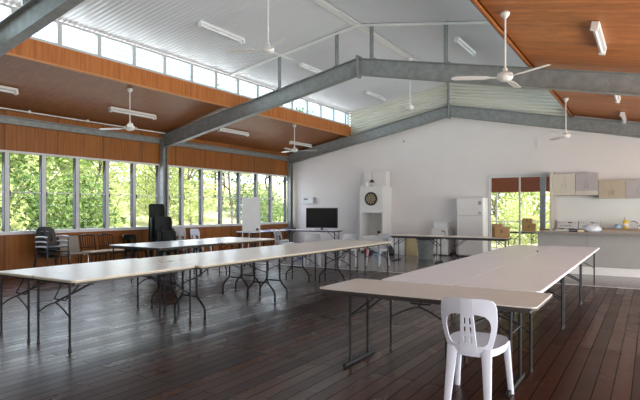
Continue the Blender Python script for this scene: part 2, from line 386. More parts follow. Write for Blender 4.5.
for i, y in enumerate(FR):
    dp = .36
    mb = MB()
    ibeam(mb, (XL+.08, y, raft(XL+.08)), (XA, y, raft(XA)), dp, .17)
    ibeam(mb, (XA, y, raft(XA)), (XR, y, raft(XR)), dp, .17)
    mb.box(XA-.02, XA+.02, y-.09, y+.09, raft(XA)-dp-.06, raft(XA)+.06)          # apex plate
    for bz in (raft(XA)+.035, raft(XA)-dp-.03):
        for by in (-.05, .05): mb.tube([(XA-.045, y+by, bz), (XA+.045, y+by, bz)], .013, 6)
    fo = struct(mb, 'beam_rafter', M['galv'], frame_lb[i], 'beam')
    if i < 3:
        pm = MB()
        for dx in ((-2.11, -.52, .34, 1.98) if i < 2 else (-.02,)):
            x = XA+dx; w = .045
            pm.box(x-w, x+w, y-.045, y-.035, raft(x), zhigh(x)); pm.box(x-w, x-w+.01, y-.045, y+.045, raft(x), zhigh(x))
            pm.box(x-w-.04, x+w+.04, y-.07, y+.07, raft(x), raft(x)+.012)
        pm.build('post', M['galv'], fo)
    cm = MB(); dpc = .2
    x0 = XL+.02
    for (a, b_, c, d) in ((x0, x0+.16, y-.08, y-.066), (x0, x0+.16, y+.066, y+.08), (x0+.074, x0+.086, y-.066, y+.066)): cm.box(a, b_, c, d, 0, 3.40)
    cm.box(x0-.01, x0+.22, y-.09, y+.09, 3.28, 3.30)
    struct(cm, 'column_steel', M['galv'], ['galvanised steel column beside the first window bay', 'galvanised steel column between the two window bays', 'galvanised steel column in the window wall corner'][i], 'column')
    struct(MB().box(XR-.16, XR-.01, y-.07, y+.07, 0, raft(XR)-.3), 'column_steel', M['galv'], 'galvanised steel column on the open side', 'column')
# thin white purlin strips under the raised roof beside each frame
mb = MB()
for y in FR[:2]:
    for (a, b_) in ((CL, XA), (XA, CR)):
        mb.prism([(a, zhigh(a)-.012), (b_, zhigh(b_)-.012), (b_, zhigh(b_)-.06), (a, zhigh(a)-.06)], 'y', y-.06, y+.0)
struct(mb, 'trim_roof_strip', M['white_metal'], 'white flat strips under the raised roof at the frames', 'trim')
# eave beam and conduit along the window wall
mb = MB().box(XL, XL+.10, YB, YE-.1, 3.42, 3.44); mb.box(XL+.01, XL+.02, YB, YE-.1, 3.30, 3.42); mb.box(XL, XL+.10, YB, YE-.1, 3.28, 3.30)
struct(mb, 'beam_eave', M['galv'], 'galvanised steel eave beam along the window wall', 'beam')
mb = MB().tube([(XL+.25, YB, 3.56), (XL+.25, 10.2, 3.56)], .016, 8)
for i in range(9): mb.box(XL+.23, XL+.27, -2+i*1.4, -1.96+i*1.4, 3.54, 3.60)
struct(mb, 'trim_conduit', M['white_metal'], 'thin conduit clipped above the eave beam', 'trim')

# ------------------------------------------------------------------ windows
wn = 0
def window(y0, y1, z0, z1, x, th, fr, mat, lab, louvres, glass_m, group):
    global wn; wn += 1
    mb = MB()
    mb.box(x-th, x+.02, y0, y0+fr, z0, z1); mb.box(x-th, x+.02, y1-fr, y1, z0, z1)
    mb.box(x-th, x+.02, y0+fr, y1-fr, z0, z0+fr*1.1); mb.box(x-th, x+.02, y0+fr, y1-fr, z1-fr, z1)
    o = struct(mb, 'window_%d' % wn, mat, lab, 'window'); o['group'] = group
    g = MB(); ya, yb, za, zb = y0+fr, y1-fr, z0+fr*1.1, z1-fr
    if louvres:
        h = (zb-za)/louvres; a = .32
        for i in range(louvres):
            zc = za+h*(i+.5)
            g.obox((x-th*.5, (ya+yb)/2, zc), (.006, yb-ya, h*1.06), Matrix.Rotation(a, 3, 'Y'))
    else:
        g.box(x-th*.5-.003, x-th*.5+.003, ya, yb, za, zb)
    g.build('glass_pane', glass_m, o)
    if louvres and z1-z0 > 1:
        c = MB()
        for yy in (ya+.006, yb-.006): c.box(x-th+.005, x+.012, yy-.006, yy+.006, za, zb)
        c.box(x-.03, x+.03, ya-.0, ya+.03, (za+zb)/2-.09, (za+zb)/2+.02)
        c.build('louvre_clip', M['grey_steel'], o)
        t_ = MB().box(x-.02, x+.0, ya, yb, (za+zb)/2-.012, (za+zb)/2+.008); t_.build('rail', M['alu'], o)
    return o
ed1 = [-2.55 + .84*i for i in range(9)]
bay1 = [4.35, 5.25, 6.07, 6.88, 7.71, 8.53, 9.36, 10.22]
bay2 = [10.5, 11.07, 11.88, 12.73, 13.63, 14.55, 15.37, 16.32]
for bay, lb in ((ed1[:9], 'aluminium louvre window in the bay behind the camera'), (bay1, 'aluminium louvre window in the bay before the middle column'), (bay2, 'aluminium louvre window in the bay before the white end wall')):
    for a, b_ in zip(bay, bay[1:]): window(a, b_, .93, 2.72, XL, .09, .045, M['alu'], lb, 9, M['glass'], lb)
mb = MB().box(XL-.02, XL+.06, YB, YE, .905, .935); struct(mb, 'trim_sill', M['alu'], 'pale sill along the long windows', 'trim')
for x, s_ in ((CL, 1), (CR, -1)):
    y = -2.5
    while y < 16.4:
        y1 = min(y+.815, 16.55)
        if s_ > 0 or True:
            o = window(y, y1, 4.40, zhigh(x)-.03, x, .07, .045, M['alu_dark'], 'small clerestory louvre window above the timber fascia', 3, M['glass_frost'], 'clerestory windows')
        y += .815

# ------------------------------------------------------------------ lamps on the ceilings
def batten(x, y, zf, slope, label, proto=None):
    t = thing('fluorescent_batten', label, 'light', (x, y, zf(x)-.005), 0, 'fluorescent battens')
    t.rotation_euler = (0, math.atan(slope), 0)
    if proto:
        for c in kids(proto):
            d = c.copy(); COL.objects.link(d); d.parent = t
        return t
    MB().box(-.05, .05, -.63, .63, -.055, 0).build('channel', M['white_metal'], t, bevel=.008)
    MB().tube([(0, -.6, -.085), (0, .6, -.085)], .019, 10).build('tube', M['foam'], t, smooth=.8)
    for s_ in (-1, 1): MB().box(-.045, .045, s_*.63-.03, s_*.63+.03, -.115, -.003).build('end_cap', M['white_metal'], t, bevel=.008)
    return t
B0 = None
low_lb = ['fluorescent batten on the dark timber ceiling, cut off by the picture edge', 'fluorescent batten on the dark timber ceiling, behind the rod of the first fan', 'fluorescent batten on the dark timber ceiling, just past the middle rafter', 'fluorescent batten on the dark timber ceiling, close to the white end wall']
for y, lb in zip((5.0, 8.4, 12.0, 15.55), low_lb):
    t = batten(-10.53, y, zlow, -.2, 'white ' + lb, B0); B0 = B0 or t
for y, lb in zip((8.2, 11.72, 15.4), ['in front of the middle rafter', 'just above the middle rafter', 'beyond the middle rafter']):
    batten(-7.5, y, lambda x: zhigh(x)-.012, -.164, 'fluorescent batten on the window side of the raised ceiling, ' + lb, B0)
batten(-3.55, 11.9, lambda x: zhigh(x)-.012, .164, 'white fluorescent batten on the kitchen side slope of the raised ceiling', B0)
for y, lb in zip((8.25, 12.45, 15.7), ['in front of the middle rafter', 'just behind the middle rafter', 'above the kitchen cupboards']):
    batten(-.6, y, zlow, .2, 'white fluorescent batten on the orange timber ceiling, ' + lb, B0)

# ------------------------------------------------------------------ ceiling fans
F0 = None
def fan(x, y, ztop, zm, ang, label):
    global F0
    t = thing('ceiling_fan', label, 'fan', (x, y, zm), 0, 'ceiling fans')
    L = ztop-zm
    MB().tube([(0, 0, .05), (0, 0, L-.03)], .013, 8).build('rod', M['white_metal'], t, smooth=.8)
    MB().lathe([(.02, -.09), (.055, -.05), (.062, -.02), (.05, 0)], (0, 0, L), 16).build('canopy_cup', M['white_metal'], t, smooth=.7)
    if F0 is None:
        MB().lathe([(.03, -.07), (.075, -.06), (.10, -.03), (.105, .0), (.095, .03), (.06, .05), (.03, .055), (.03, .10), (.018, .11)], (0, 0, 0), 20).build('motor', M['white_metal'], t, smooth=.7)
        F0 = t
    else:
        for c in kids(F0):
            if c.name.startswith('motor'): d = c.copy(); COL.objects.link(d); d.parent = t
    for i in range(3):
        a = math.radians(ang+120*i); mb = MB(); R = rz(a) @ Matrix.Rotation(.16, 3, 'X')
        pts = [(.09, .018), (.2, .022), (.25, .05), (.45, .058), (.66, .053), (.70, .03)]
        poly = [(p, q) for p, q in pts] + [(p, -q) for p, q in reversed(pts)]
        n = len(poly); vs = [rz(a) @ (Matrix.Rotation(.16, 3, 'X') @ Vector((p, q, z))) for z in (-.024, -.018) for p, q in poly]
        mb.add(vs, [tuple(range(n))[::-1], tuple(range(n, 2*n))] + [(k, (k+1)%n, n+(k+1)%n, n+k) for k in range(n)])
        mb.build('blade', M['white_metal'], t)
fan(-9.42, 7.43, zlow(-9.42), 3.2, 82, 'white ceiling fan under the dark timber ceiling, in front of the middle rafter')
fan(-9.30, 13.4, zlow(-9.3), 3.28, 40, 'white ceiling fan under the dark timber ceiling, beyond the middle rafter')
fan(XA, 7.05, 5.47, 4.13, 88, 'white ceiling fan hung from the raised ridge in front of the middle rafter')
fan(XA, 13.2, 5.47, 4.16, 20, 'white ceiling fan hung from the raised ridge beyond the middle rafter')
fan(-1.64, 7.25, zlow(-1.64), 3.22, 88, 'white ceiling fan under the orange ceiling edge, in front of the middle rafter')
fan(-1.71, 13.7, zlow(-1.71), 3.20, 7, 'white ceiling fan under the orange ceiling, beyond the middle rafter near the kitchen')

# ------------------------------------------------------------------ tables
def arc(p0, p1, p2, n=8):
    p0, p1, p2 = Vector(p0), Vector(p1), Vector(p2)
    return [(1-t)**2*p0 + 2*t*(1-t)*p1 + t*t*p2 for t in [i/n for i in range(n+1)]]
def folding_table(label, group, x0, x1, y0, y1, top, edge, legs=('A', 'A'), along='y', h=.73, ex=.04, steel='black_steel', rot=None, th=.028, rim=True):
    """top from x0..x1, y0..y1 at height h; long axis along x or y. Built in local coordinates, long axis = local y"""
    cx, cy = (x0+x1)/2, (y0+y1)/2
    L, W = (y1-y0, x1-x0) if along == 'y' else (x1-x0, y1-y0)
    t = thing('folding_table', label, 'table', (cx, cy, 0), 0 if along == 'y' else -PI/2, group)
    c = .03; hl, hw = L/2, W/2
    poly = [(hw-c, -hl), (hw, -hl+c), (hw, hl-c), (hw-c, hl), (-hw+c, hl), (-hw, hl-c), (-hw, -hl+c), (-hw+c, -hl)]
    MB().prism(poly, 'z', h-.012, h).build('tabletop', top, t, bevel=.003)
    po = [(a*.9985, b_*.9995) for a, b_ in poly]
    MB().prism(po, 'z', h-th, h-.012).build('edge_band', edge, t)
    if rim:
        r = MB(); z0, z1 = h-th-.03, h-th
        r.box(-hw+.05, -hw+.07, -hl+.05, hl-.05, z0, z1); r.box(hw-.07, hw-.05, -hl+.05, hl-.05, z0, z1)
        r.box(-hw+.07, hw-.07, -hl+.05, -hl+.07, z0, z1); r.box(-hw+.07, hw-.07, hl-.07, hl-.05, z0, z1)
        r.build('under_frame', M['dark_edge'], t)
    zt = h-th
    for e, k in zip((-1, 1), legs):
        y = e*(hl-ex-.02); st = M[steel]
        if k == 'A':
            lx = hw-.09
            for s_ in (-1, 1):
                g = MB().tube([(s_*lx, y, 0.0), (s_*lx, y, zt)], .0125, 8).build('leg', st, t, smooth=.8)
                MB().tube([(s_*lx, y, 0), (s_*lx, y, .03)], .016, 8).build('rubber_foot', M['black_plastic'], g)
            b = MB().tube([(-lx, y, zt-.015), (lx, y, zt-.015)], .011, 6)
            b.tube(arc((-lx, y, .34), (-lx*.45, y-e*.01, .44), (0, y-e*.02, .47), 6) + arc((0, y-e*.02, .47), (lx*.45, y-e*.01, .44), (lx, y, .34), 6)[1:], .008, 6)
            b.tube([(0, y-e*.02, .47), (0, y-e*.62, zt-.02)], .011, 6)
            b.tube([(-.10, y-e*.07, .49), (.10, y-e*.07, .49)], .008, 6)
            b.tube([(.10, y-e*.07, .49), (.17, y-e*.22, zt-.02)], .008, 6); b.tube([(-.10, y-e*.07, .49), (-.17, y-e*.22, zt-.02)], .008, 6)
            b.build('brace', st, t, smooth=.8)
        elif k == 'W':
            y = e*(hl-.16)
            for s_ in (-1, 1):
                path = [(s_*.13, y, zt), (s_*.13, y, .36)] + arc((s_*.13, y, .36), (s_*.13, y, .30), (s_*.17, y, .26), 4)[1:] + arc((s_*.25, y, .18), (s_*.28, y, .15), (s_*.28, y, .10), 4) + [(s_*.28, y, 0)]
                MB().tube(path, .0145, 8).build('leg', st, t, smooth=.8)
            b = MB().tube([(-.15, y, .29), (.15, y, .29)], .012, 6); b.tube([(-hw+.1, y, zt-.02), (hw-.1, y, zt-.02)], .013, 6)
            b.tube([(-.13, y, .45), (0, y-e*.12, .52), (.13, y, .45)], .008, 6); b.tube([(0, y-e*.12, .52), (0, y-e*.5, zt-.02)], .010, 6)
            b.build('brace', st, t, smooth=.8)
        else:
            y = e*(hl-(.23 if k == 'I' else .06)); lx = hw-.21
            for s_ in (-1, 1):
                MB().tube([(s_*lx, y, .02), (s_*lx, y, zt)], .0135, 8).build('leg', st, t, smooth=.8)
            MB().box(-hw+.09, hw-.09, y-.016, y+.016, 0, .032).build('foot_bar', st, t, bevel=.005)
            b = MB()
            for s_ in (-1, 1): b.tube([(s_*lx, y, .46), (s_*lx*.9, y-e*.30, zt-.01)], .009, 6)
            b.tube([(-lx, y, .46), (lx, y, .46)], .007, 6)
            b.build('brace', st, t, smooth=.8)
    return t
# long double row, cream tops
g1 = 'cream tables of the long double row'
yq = [3.24, 4.97, 6.84, 9.05, 10.93]
kinds = [('A', 'A'), ('W', 'W'), ('W', 'W'), ('A', 'A')]
for i in range(4):
    off = -.08 if i == 0 else 0
    lab = ['first from the camera', 'second from the camera', 'third from the camera', 'last in line'][i]
    folding_table('cream table on the hall side of the long double row, ' + lab, g1, -5.66+off, -4.91+off, yq[i]+.004, yq[i+1]-.004, M['lam_cream'], M['lam_edge'], kinds[i], ex=.0 if i in (0,) else .04)
yw = [3.24, 5.22, 7.1, 8.98, 10.90]
kinds = [('A', 'A'), ('W', 'W'), ('W', 'W'), ('A', 'A')]
for i in range(4):
    off = -.08 if i == 0 else 0
    lab = ['first from the camera', 'second from the camera', 'third from the camera', 'last in line'][i]
    folding_table('cream table on the window side of the long double row, ' + lab, g1, -6.42+off, -5.67+off, yw[i]+.004, yw[i+1]-.004, M['lam_cream'], M['lam_edge'], kinds[i], ex=.0 if i == 0 else .04)
# row of white tables and the beige table across its end
folding_table('beige folding table standing crosswise behind the white plastic chair', None, -2.63, -.72, 4.17, 4.95, M['lam_beige'], M['dark_edge'], ('I', 'I'), along='x', steel='black_steel')
g2 = 'white tables of the double row by the kitchen'
yr = [4.99, 7.10, 9.04, 11.38]
for (a, b_, nm) in ((-2.38, -1.61, 'the row facing the hall'), (-1.60, -.83, 'the row away from the windows')):
    for i in range(3):
        folding_table('white table in %s, %s' % (nm, ['touching the crosswise beige table', 'middle of three', 'closest to the kitchen counter'][i]), g2, a, b_, yr[i]+.003, yr[i+1]-.003, M['lam_white'], M['lam_white'], ('A', 'A'))
# block of four by the windows
g3 = 'tables of the block beside the windows'
for (a, b_, nm) in ((-9.36, -8.62, 'windows'), (-8.61, -7.86, 'long cream row')):
    folding_table('grey dark edged table in the window block, on the side of the ' + nm, g3, a, b_, 6.85, 8.66, M['lam_grey'], M['dark_edge'], ('A', 'A'))
    folding_table('cream table in the window block, on the side of the ' + nm, g3, a, b_, 8.67, 10.5, M['lam_cream'], M['lam_edge'], ('W', 'W'))
# tables at the white wall
folding_table('white folding table carrying the television against the white end wall', None, -11.25, -9.05, 15.3, 16.02, M['lam_white'], M['dark_edge'], ('T', 'T'), along='x')
folding_table('white folding table in the window corner behind the flip chart', None, -11.5, -10.76, 13.2, 15.1, M['lam_white'], M['lam_white'], ('A', 'A'))
folding_table('cream dark edged folding table in front of the grey bin', 'tables before the fridge', -6.22, -4.68, 13.6, 14.34, M['lam_cream'], M['dark_edge'], ('T', 'I'), along='x', th=.045)
folding_table('cream dark edged folding table in front of the fridge', 'tables before the fridge', -4.66, -3.05, 13.6, 14.34, M['lam_cream'], M['dark_edge'], ('I', 'T'), along='x', th=.045)
tag(MB().lathe([(.012, 0), (.014, .006), (.012, .022), (.006, .026)], (-1.64, 9.6, .73), 8).build('bottle_cap', M['black_plastic']), 'tiny black cap standing on the seam of the white tables', 'cap')

# ------------------------------------------------------------------ one-piece plastic chairs
def backrest_pt(x, z):
    # z above floor; leans back, wraps forward at the sides
    return Vector((x, -.225 - .17*max(0, z-.42) + 1.15*x*x, z))
def shell(mb, pts_grid, th=.016):
    """grid of 2D (x,z) rows -> thick curved shell"""
    r, c = len(pts_grid), len(pts_grid[0]); vs = []
    for s_ in (-1, 1):
        for row in pts_grid:
            for (x, z) in row: vs.append(backrest_pt(x, z) + Vector((0, s_*th/2, 0)))
    fs = []; N = r*c
    for i in range(r-1):
        for j in range(c-1):
            q = (i*c+j, i*c+j+1, (i+1)*c+j+1, (i+1)*c+j)
            fs += [q, tuple(N+a for a in reversed(q))]
    bnd = [(0, j) for j in range(c)] + [(i, c-1) for i in range(1, r)] + [(r-1, j) for j in range(c-2, -1, -1)] + [(i, 0) for i in range(r-2, 0, -1)]
    for k in range(len(bnd)):
        a = bnd[k][0]*c+bnd[k][1]; b_ = bnd[(k+1)%len(bnd)][0]*c+bnd[(k+1)%len(bnd)][1]
        fs.append((a, b_, N+b_, N+a))
    mb.add(vs, fs)
def half_back(sg):
    # outer contour from bottom-centre anticlockwise round the side to top-centre, inner loop = opening edge, matched
    out_ = [(.042, .405), (.10, .405), (.14, .41), (.165, .44), (.182, .50), (.196, .56), (.205, .62), (.207, .68), (.205, .735), (.198, .772), (.178, .798), (.13, .808), (.04, .810)]
    inn = [(.045, .455), (.085, .452), (.115, .458), (.138, .475), (.150, .51), (.158, .55), (.165, .59), (.163, .625), (.152, .655), (.130, .676), (.10, .686), (.07, .69), (.036, .69)]
    rows = [[(sg*(o[0]*(1-t)+i[0]*t), o[1]*(1-t)+i[1]*t) for o, i in zip(out_, inn)] for t in (0, .5, 1)]
    return rows
def make_back(mat, parent):
    mb = MB()
    for sg in (-1, 1): shell(mb, half_back(sg))
    # centre splat with six slots; top rail and bottom rail closed
    xs = [-.046, -.026, -.011, .011, .026, .046]
    def hwz(z): return 1.0 + .32*max(0, (.69-z)/.25)
    zs = [.405, .455, .475, .525, .545, .595, .615, .665, .69, .75, .808]
    for j in range(5):
        segs = [(zs[i], zs[i+1]) for i in range(len(zs)-1)]
        run = []
        for (a, b_) in segs:
            slot = j in (1, 3) and (a, b_) in ((.475, .525), (.545, .595), (.615, .665))
            if slot: continue
            g = [[(xs[j]*hwz(a), a), (xs[j+1]*hwz(a), a)], [(xs[j]*hwz(b_), b_), (xs[j+1]*hwz(b_), b_)]]
            shell(mb, g, .018)
    o = mb.build('backrest', mat, parent, smooth=.7)
    return o
def taper_leg(top, bot, wt, wb, dt, db):
    """tapered leg of L-like section between two points"""
    mb = MB(); top, bot = Vector(top), Vector(bot); vs = []
    n = 6
    for i in range(n+1):
        t = i/n; p = top.lerp(bot, t); w = wt+(wb-wt)*t**.7; d = dt+(db-dt)*t**.7
        for a in range(12):
            q = 2*PI*a/12; cx, cy = math.cos(q), math.sin(q)
            e = .55
            vs.append((p.x + w/2*math.copysign(abs(cx)**e, cx), p.y + d/2*math.copysign(abs(cy)**e, cy), p.z))
    fs = [(i*12+a, i*12+(a+1)%12, (i+1)*12+(a+1)%12, (i+1)*12+a) for i in range(n) for a in range(12)]
    fs += [tuple(range(12)), tuple(n*12+a for a in range(12))]
    return mb.add(vs, fs)
def monobloc(label, mat, loc, rot, group):
    t = thing('plastic_chair', label, 'chair', loc, rot, group)
    make_back(mat, t)
    # seat: dished slab with a rounded outline and an apron
    mb = MB(); vs = []; fs = []; n = 32; rings = [.15, .45, .75, .93, 1.0, 1.0, .97]
    for k, r_ in enumerate(rings):
        for a in range(n):
            q = 2*PI*a/n; cx, cy = math.cos(q), math.sin(q); e = .55
            x = .222*math.copysign(abs(cx)**e, cx)*r_; y = .225*math.copysign(abs(cy)**e, cy)*r_ + .0
            x *= 1 - .24*max(0, -y/.225)
            z = .43 + .012*r_**3 + .015*(y/.225) if k < 5 else (.43 + .015*(y/.225) - (.0 if k == 5 else .045))
            vs.append((x, y, z))
    for i in range(len(rings)-1):
        for a in range(n): fs.append((i*n+a, i*n+(a+1)%n, (i+1)*n+(a+1)%n, (i+1)*n+a))
    fs.append(tuple(range(n))[::-1])
    # underside lifted so that the apron is a thin skirt
    b0 = len(vs)
    for a in range(n):
        x, y, z = vs[6*n+a]; vs.append((x*.96, y*.96, z))
    for a in range(n):
        x, y, z = vs[6*n+a]; vs.append((x*.95, y*.95, .415+.015*(y/.225)))
    for a in range(n):
        fs.append((6*n+a, 6*n+(a+1)%n, b0+(a+1)%n, b0+a)); fs.append((b0+a, b0+(a+1)%n, b0+n+(a+1)%n, b0+n+a))
    fs.append(tuple(b0+n+a for a in range(n)))
    mb.add(vs, fs); mb.build('seat', mat, t, smooth=.8)
    for s_ in (-1, 1):
        taper_leg((s_*.125, -.20, .435), (s_*.15, -.265, 0), .085, .05, .045, .035).build('leg', mat, t, smooth=.8)
        taper_leg((s_*.185, .175, .425), (s_*.215, .225, 0), .06, .042, .05, .036).build('leg', mat, t, smooth=.8)
    return t
hero = monobloc('white plastic chair with pierced backrest behind the crosswise beige table', M['white_plastic'], (-1.15, 4.13, 0), .02, 'one-piece plastic chairs')
gchair = monobloc('grey plastic chair past the long cream row, below the dartboard', M['grey_plastic'], (-6.6, 12.0, 0), PI+.3, 'one-piece plastic chairs')
gk = kids(gchair)
dup(gchair, (-5.98, 12.4, 0), PI-.25, 'grey plastic chair past the long cream row, in front of the foam box', tree=gk)
dup(gchair, (-7.42, 11.5, 0), PI+.5, 'grey plastic chair between the long cream row and the television', tree=gk)
dup(gchair, (-9.25, 12.9, 0), -.6, 'grey plastic chair beside the flip chart, below the blue folder', tree=gk)
dup(gchair, (-10.2, 14.0, 0), -.9, 'grey plastic chair pushed under the corner table', tree=gk)
# stacks
def stack(root, tr, n, loc, rot, dz, lab, group, first=False, jit=.0):
    for i in range(n):
        p = (loc[0]+random.uniform(-jit, jit), loc[1]+random.uniform(-jit, jit), i*dz)
        pos = 'lowest' if i == 0 else ('topmost' if i == n-1 else NTH[i] + ' from the floor')
        l = '%s, %s' % (lab, pos)
        if first and i == 0: root.location = p; root.rotation_euler = (0, 0, rot); root['label'] = l; root['group'] = group
        else: dup(root, p, rot, l, group, tr)
bc = monobloc('x', M['green_black'], (0, 0, 0), 0, 'x'); bk = kids(bc)
stack(bc, bk, 13, (-10.95, 9.54), -PI/2-.5, .066, 'black plastic chair in the taller stack by the steel column', 'black chairs of the taller stack', True, .004)
stack(bc, bk, 8, (-10.28, 9.18), -PI/2-.5, .066, 'black plastic chair in the shorter stack by the steel column', 'black chairs of the shorter stack', False, .004)
dup(bc, (-11.1, 8.92, 0), -PI/2, 'single black plastic chair against the timber wall before the black stacks', 'one-piece plastic chairs', bk)
stack(gchair, gk, 3, (-11.25, 10.78), -PI/2, .066, 'grey plastic chair in the stack behind the black stacks', 'grey chairs stacked by the column')
wc = kids(hero)
stack(hero, wc, 2, (-11.2, 11.35), -PI/2+.15, .066, 'white plastic chair stacked below the second window bay', 'white chairs stacked by the wall')

# stack of black chairs with arms
def arm_chair(label, loc, rot, group):
    t = thing('stacking_armchair', label, 'chair', loc, rot, group); st = M['grey_steel']
    # shell back with wide oval opening each side of a splat
    mb = MB()
    def P(x, z): return Vector((x, -.21-.2*(z-.45)+.8*x*x, z))
    def sh(g):
        r, c = len(g), len(g[0]); vs = [P(*p)+Vector((0, s_*.009, 0)) for s_ in (-1, 1) for row in g for p in row]; N = r*c; fs = []
        for i in range(r-1):
            for j in range(c-1):
                q = (i*c+j, i*c+j+1, (i+1)*c+j+1, (i+1)*c+j); fs += [q, tuple(N+a for a in reversed(q))]
        bnd = [(0, j) for j in range(c)] + [(i, c-1) for i in range(1, r)] + [(r-1, j) for j in range(c-2, -1, -1)] + [(i, 0) for i in range(r-2, 0, -1)]
        for k in range(len(bnd)):
            a = bnd[k][0]*c+bnd[k][1]; b_ = bnd[(k+1)%len(bnd)][0]*c+bnd[(k+1)%len(bnd)][1]; fs.append((a, b_, N+b_, N+a))
        mb.add(vs, fs)
    for sg in (-1, 1):
        o_ = [(0, .44), (.12, .44), (.19, .48), (.215, .60), (.22, .72), (.20, .81), (.14, .855), (0, .865)]
        i_ = [(.03, .52), (.09, .52), (.13, .545), (.15, .61), (.15, .68), (.13, .735), (.09, .76), (.03, .77)]
        sh([[(sg*(o[0]*(1-t_)+i[0]*t_), o[1]*(1-t_)+i[1]*t_) for o, i in zip(o_, i_)] for t_ in (0, .5, 1)])
    sh([[(-.035, .44), (.035, .44)], [(-.035, .86), (.035, .86)]])
    mb.build('backrest', M['black_plastic'], t, smooth=.7)
    MB().box(-.225, .225, -.2, .23, .42, .445).build('seat', M['black_plastic'], t, bevel=.012)
    for s_ in (-1, 1):
        a = MB().tube(arc((s_*.24, -.20, .64), (s_*.27, 0, .67), (s_*.25, .2, .645), 6), .019, 8); a.build('armrest', M['grey_plastic'], t, smooth=.8)
        MB().tube([(s_*.25, .19, .64), (s_*.245, .2, .45), (s_*.26, .235, 0)], .014, 8).build('leg', st, t, smooth=.8)
        MB().tube([(s_*.24, -.19, .64), (s_*.225, -.2, .44), (s_*.25, -.25, 0)], .014, 8).build('leg', st, t, smooth=.8)
    return t
ac = arm_chair('x', (0, 0, 0), 0, 'x')
stack(ac, kids(ac), 3, (-11.0, 6.66), -PI/2+.05, .105, 'black armchair with grey arms in the stack of three', 'stacked black armchairs', True)
# beige shell chair on metal legs
t = thing('shell_chair', 'beige upholstered chair with metal tube legs beside the black armchair stack', 'chair', (-11.1, 7.25, 0), -PI/2-.15)
MB().prism([(-.21, .42), (.22, .44), (.22, .47), (-.19, .455)], 'x', -.22, .22).build('seat', M['vinyl_beige'], t, bevel=.01)
MB().prism([(-.19, .45), (-.23, .45), (-.32, .84), (-.29, .845)], 'x', -.215, .215).build('backrest', M['vinyl_beige'], t, bevel=.012)
for s_ in (-1, 1):
    MB().tube([(s_*.19, .15, .43)] + arc((s_*.2, .2, .43), (s_*.2, .22, .42), (s_*.205, .225, .38), 4) + [(s_*.21, .25, 0)], .011, 8).build('leg', M['chrome'], t, smooth=.8)
    MB().tube([(s_*.19, .1, .425), (s_*.19, -.2, .42), (s_*.21, -.27, 0)], .011, 8).build('leg', M['chrome'], t, smooth=.8)
# two brown wooden chairs with cream seats
t = thing('wooden_chair', 'dark wooden slat back chair with cream seat beside the beige chair', 'chair', (-11.15, 7.78, 0), -PI/2, 'dark wooden chairs')
MB().box(-.21, .21, -.2, .22, .44, .475).build('seat', M['vinyl_cream'], t, bevel=.012)
mb = MB(); mb.tube(arc((-.19, -.27, .82), (0, -.30, .88), (.19, -.27, .82), 8), .02, 8)
mb.tube([(-.19, -.215, .55), (.19, -.215, .55)], .013, 6)
for i in range(5):
    x = -.12+.06*i; mb.tube([(x, -.217, .55), (x, -.275, .84)], .009, 6)
mb.build('backrest', M['brown_wood'], t, smooth=.8)
for s_ in (-1, 1):
    MB().tube([(s_*.19, -.27, .83), (s_*.19, -.19, .45), (s_*.2, -.23, 0)], [.016, .019, .014], 8).build('leg', M['brown_wood'], t, smooth=.8)
    MB().tube([(s_*.185, .19, .44), (s_*.19, .2, 0)], [.019, .014], 8).build('leg', M['brown_wood'], t, smooth=.8)
MB().box(-.19, .19, .18, .205, .39, .44).build('seat_rail', M['brown_wood'], t); MB().box(-.19, .19, -.2, -.175, .39, .44).build('seat_rail', M['brown_wood'], t)
dup(t, (-11.15, 8.28, 0), -PI/2, 'dark wooden slat back chair with cream seat beside the single black chair')

# ------------------------------------------------------------------ flip chart, TV corner
t = thing('flip_chart', 'white flip chart board on a stand in front of the windows', 'whiteboard', (-10.55, 12.85, 0), math.radians(52))
MB().box(-.27, .27, -.012, .012, .78, 1.80).build('board', M['foam'], t, bevel=.004)
mb = MB()
for a in ((-.285, -.265, .75, 1.82), (.265, .285, .75, 1.82)): mb.box(a[0], a[1], -.018, .018, a[2], a[3])
mb.box(-.285, .285, -.018, .018, 1.80, 1.825); mb.box(-.285, .285, -.018, .018, .75, .78); mb.build('frame', M['alu'], t)
MB().box(-.27, .27, -.08, -.01, .765, .785).build('pen_tray', M['alu'], t)
for s_ in (-1, 1):
    MB().tube([(s_*.275, 0, .8), (s_*.275, -.02, 0)], .014, 8).build('leg', M['white_metal'], t, smooth=.8)
MB().tube([(0, .02, 1.5), (0, .5, 0)], .014, 8).build('leg', M['white_metal'], t, smooth=.8)
MB().box(.14, .22, -.07, -.03, .785, .86).build('eraser', M['dark_edge'], t, bevel=.006)
t = thing('television', 'large black flat screen television standing on the table', 'television', (-9.72, 15.68, .73), .3)
MB().box(-.57, .57, -.03, .02, .07, .77).build('cabinet', M['black_plastic'], t, bevel=.008)
MB().box(-.545, .545, -.034, -.029, .10, .745).build('screen', M['screen'], t)
MB().lathe([(.05, .012), (.045, .09)], (0, 0, 0), 12).build('neck', M['black_plastic'], t)
MB().lathe([(.25, 0), (.25, .008), (.06, .018)], (0, 0, 0), 24, 1, .5).build('base', M['black_plastic'], t)
t = thing('disc_player', 'flat black disc player lying beside the television', 'player', (-10.98, 15.5, .73))
MB().box(-.2, .2, -.13, .13, .008, .055).build('casing', M['black_plastic'], t, bevel=.004); MB().box(-.18, .02, -.133, -.128, .025, .045).build('tray', M['bin_dark'], t)
mb = MB()
for a in (-.16, .16): mb.box(a-.02, a+.02, -.1, -.07, 0, .01); mb.box(a-.02, a+.02, .07, .1, 0, .01)
mb.build('foot', M['black_plastic'], t)
t = thing('folder', 'blue folder lying on the corner table near the flip chart', 'folder', (-11.0, 14.2, .73), .3)
MB().box(-.12, .12, -.16, .16, 0, .004).box(-.12, .12, -.16, .16, .018, .022).box(-.12, -.112, -.16, .16, 0, .022).build('cover', M['blue'], t)
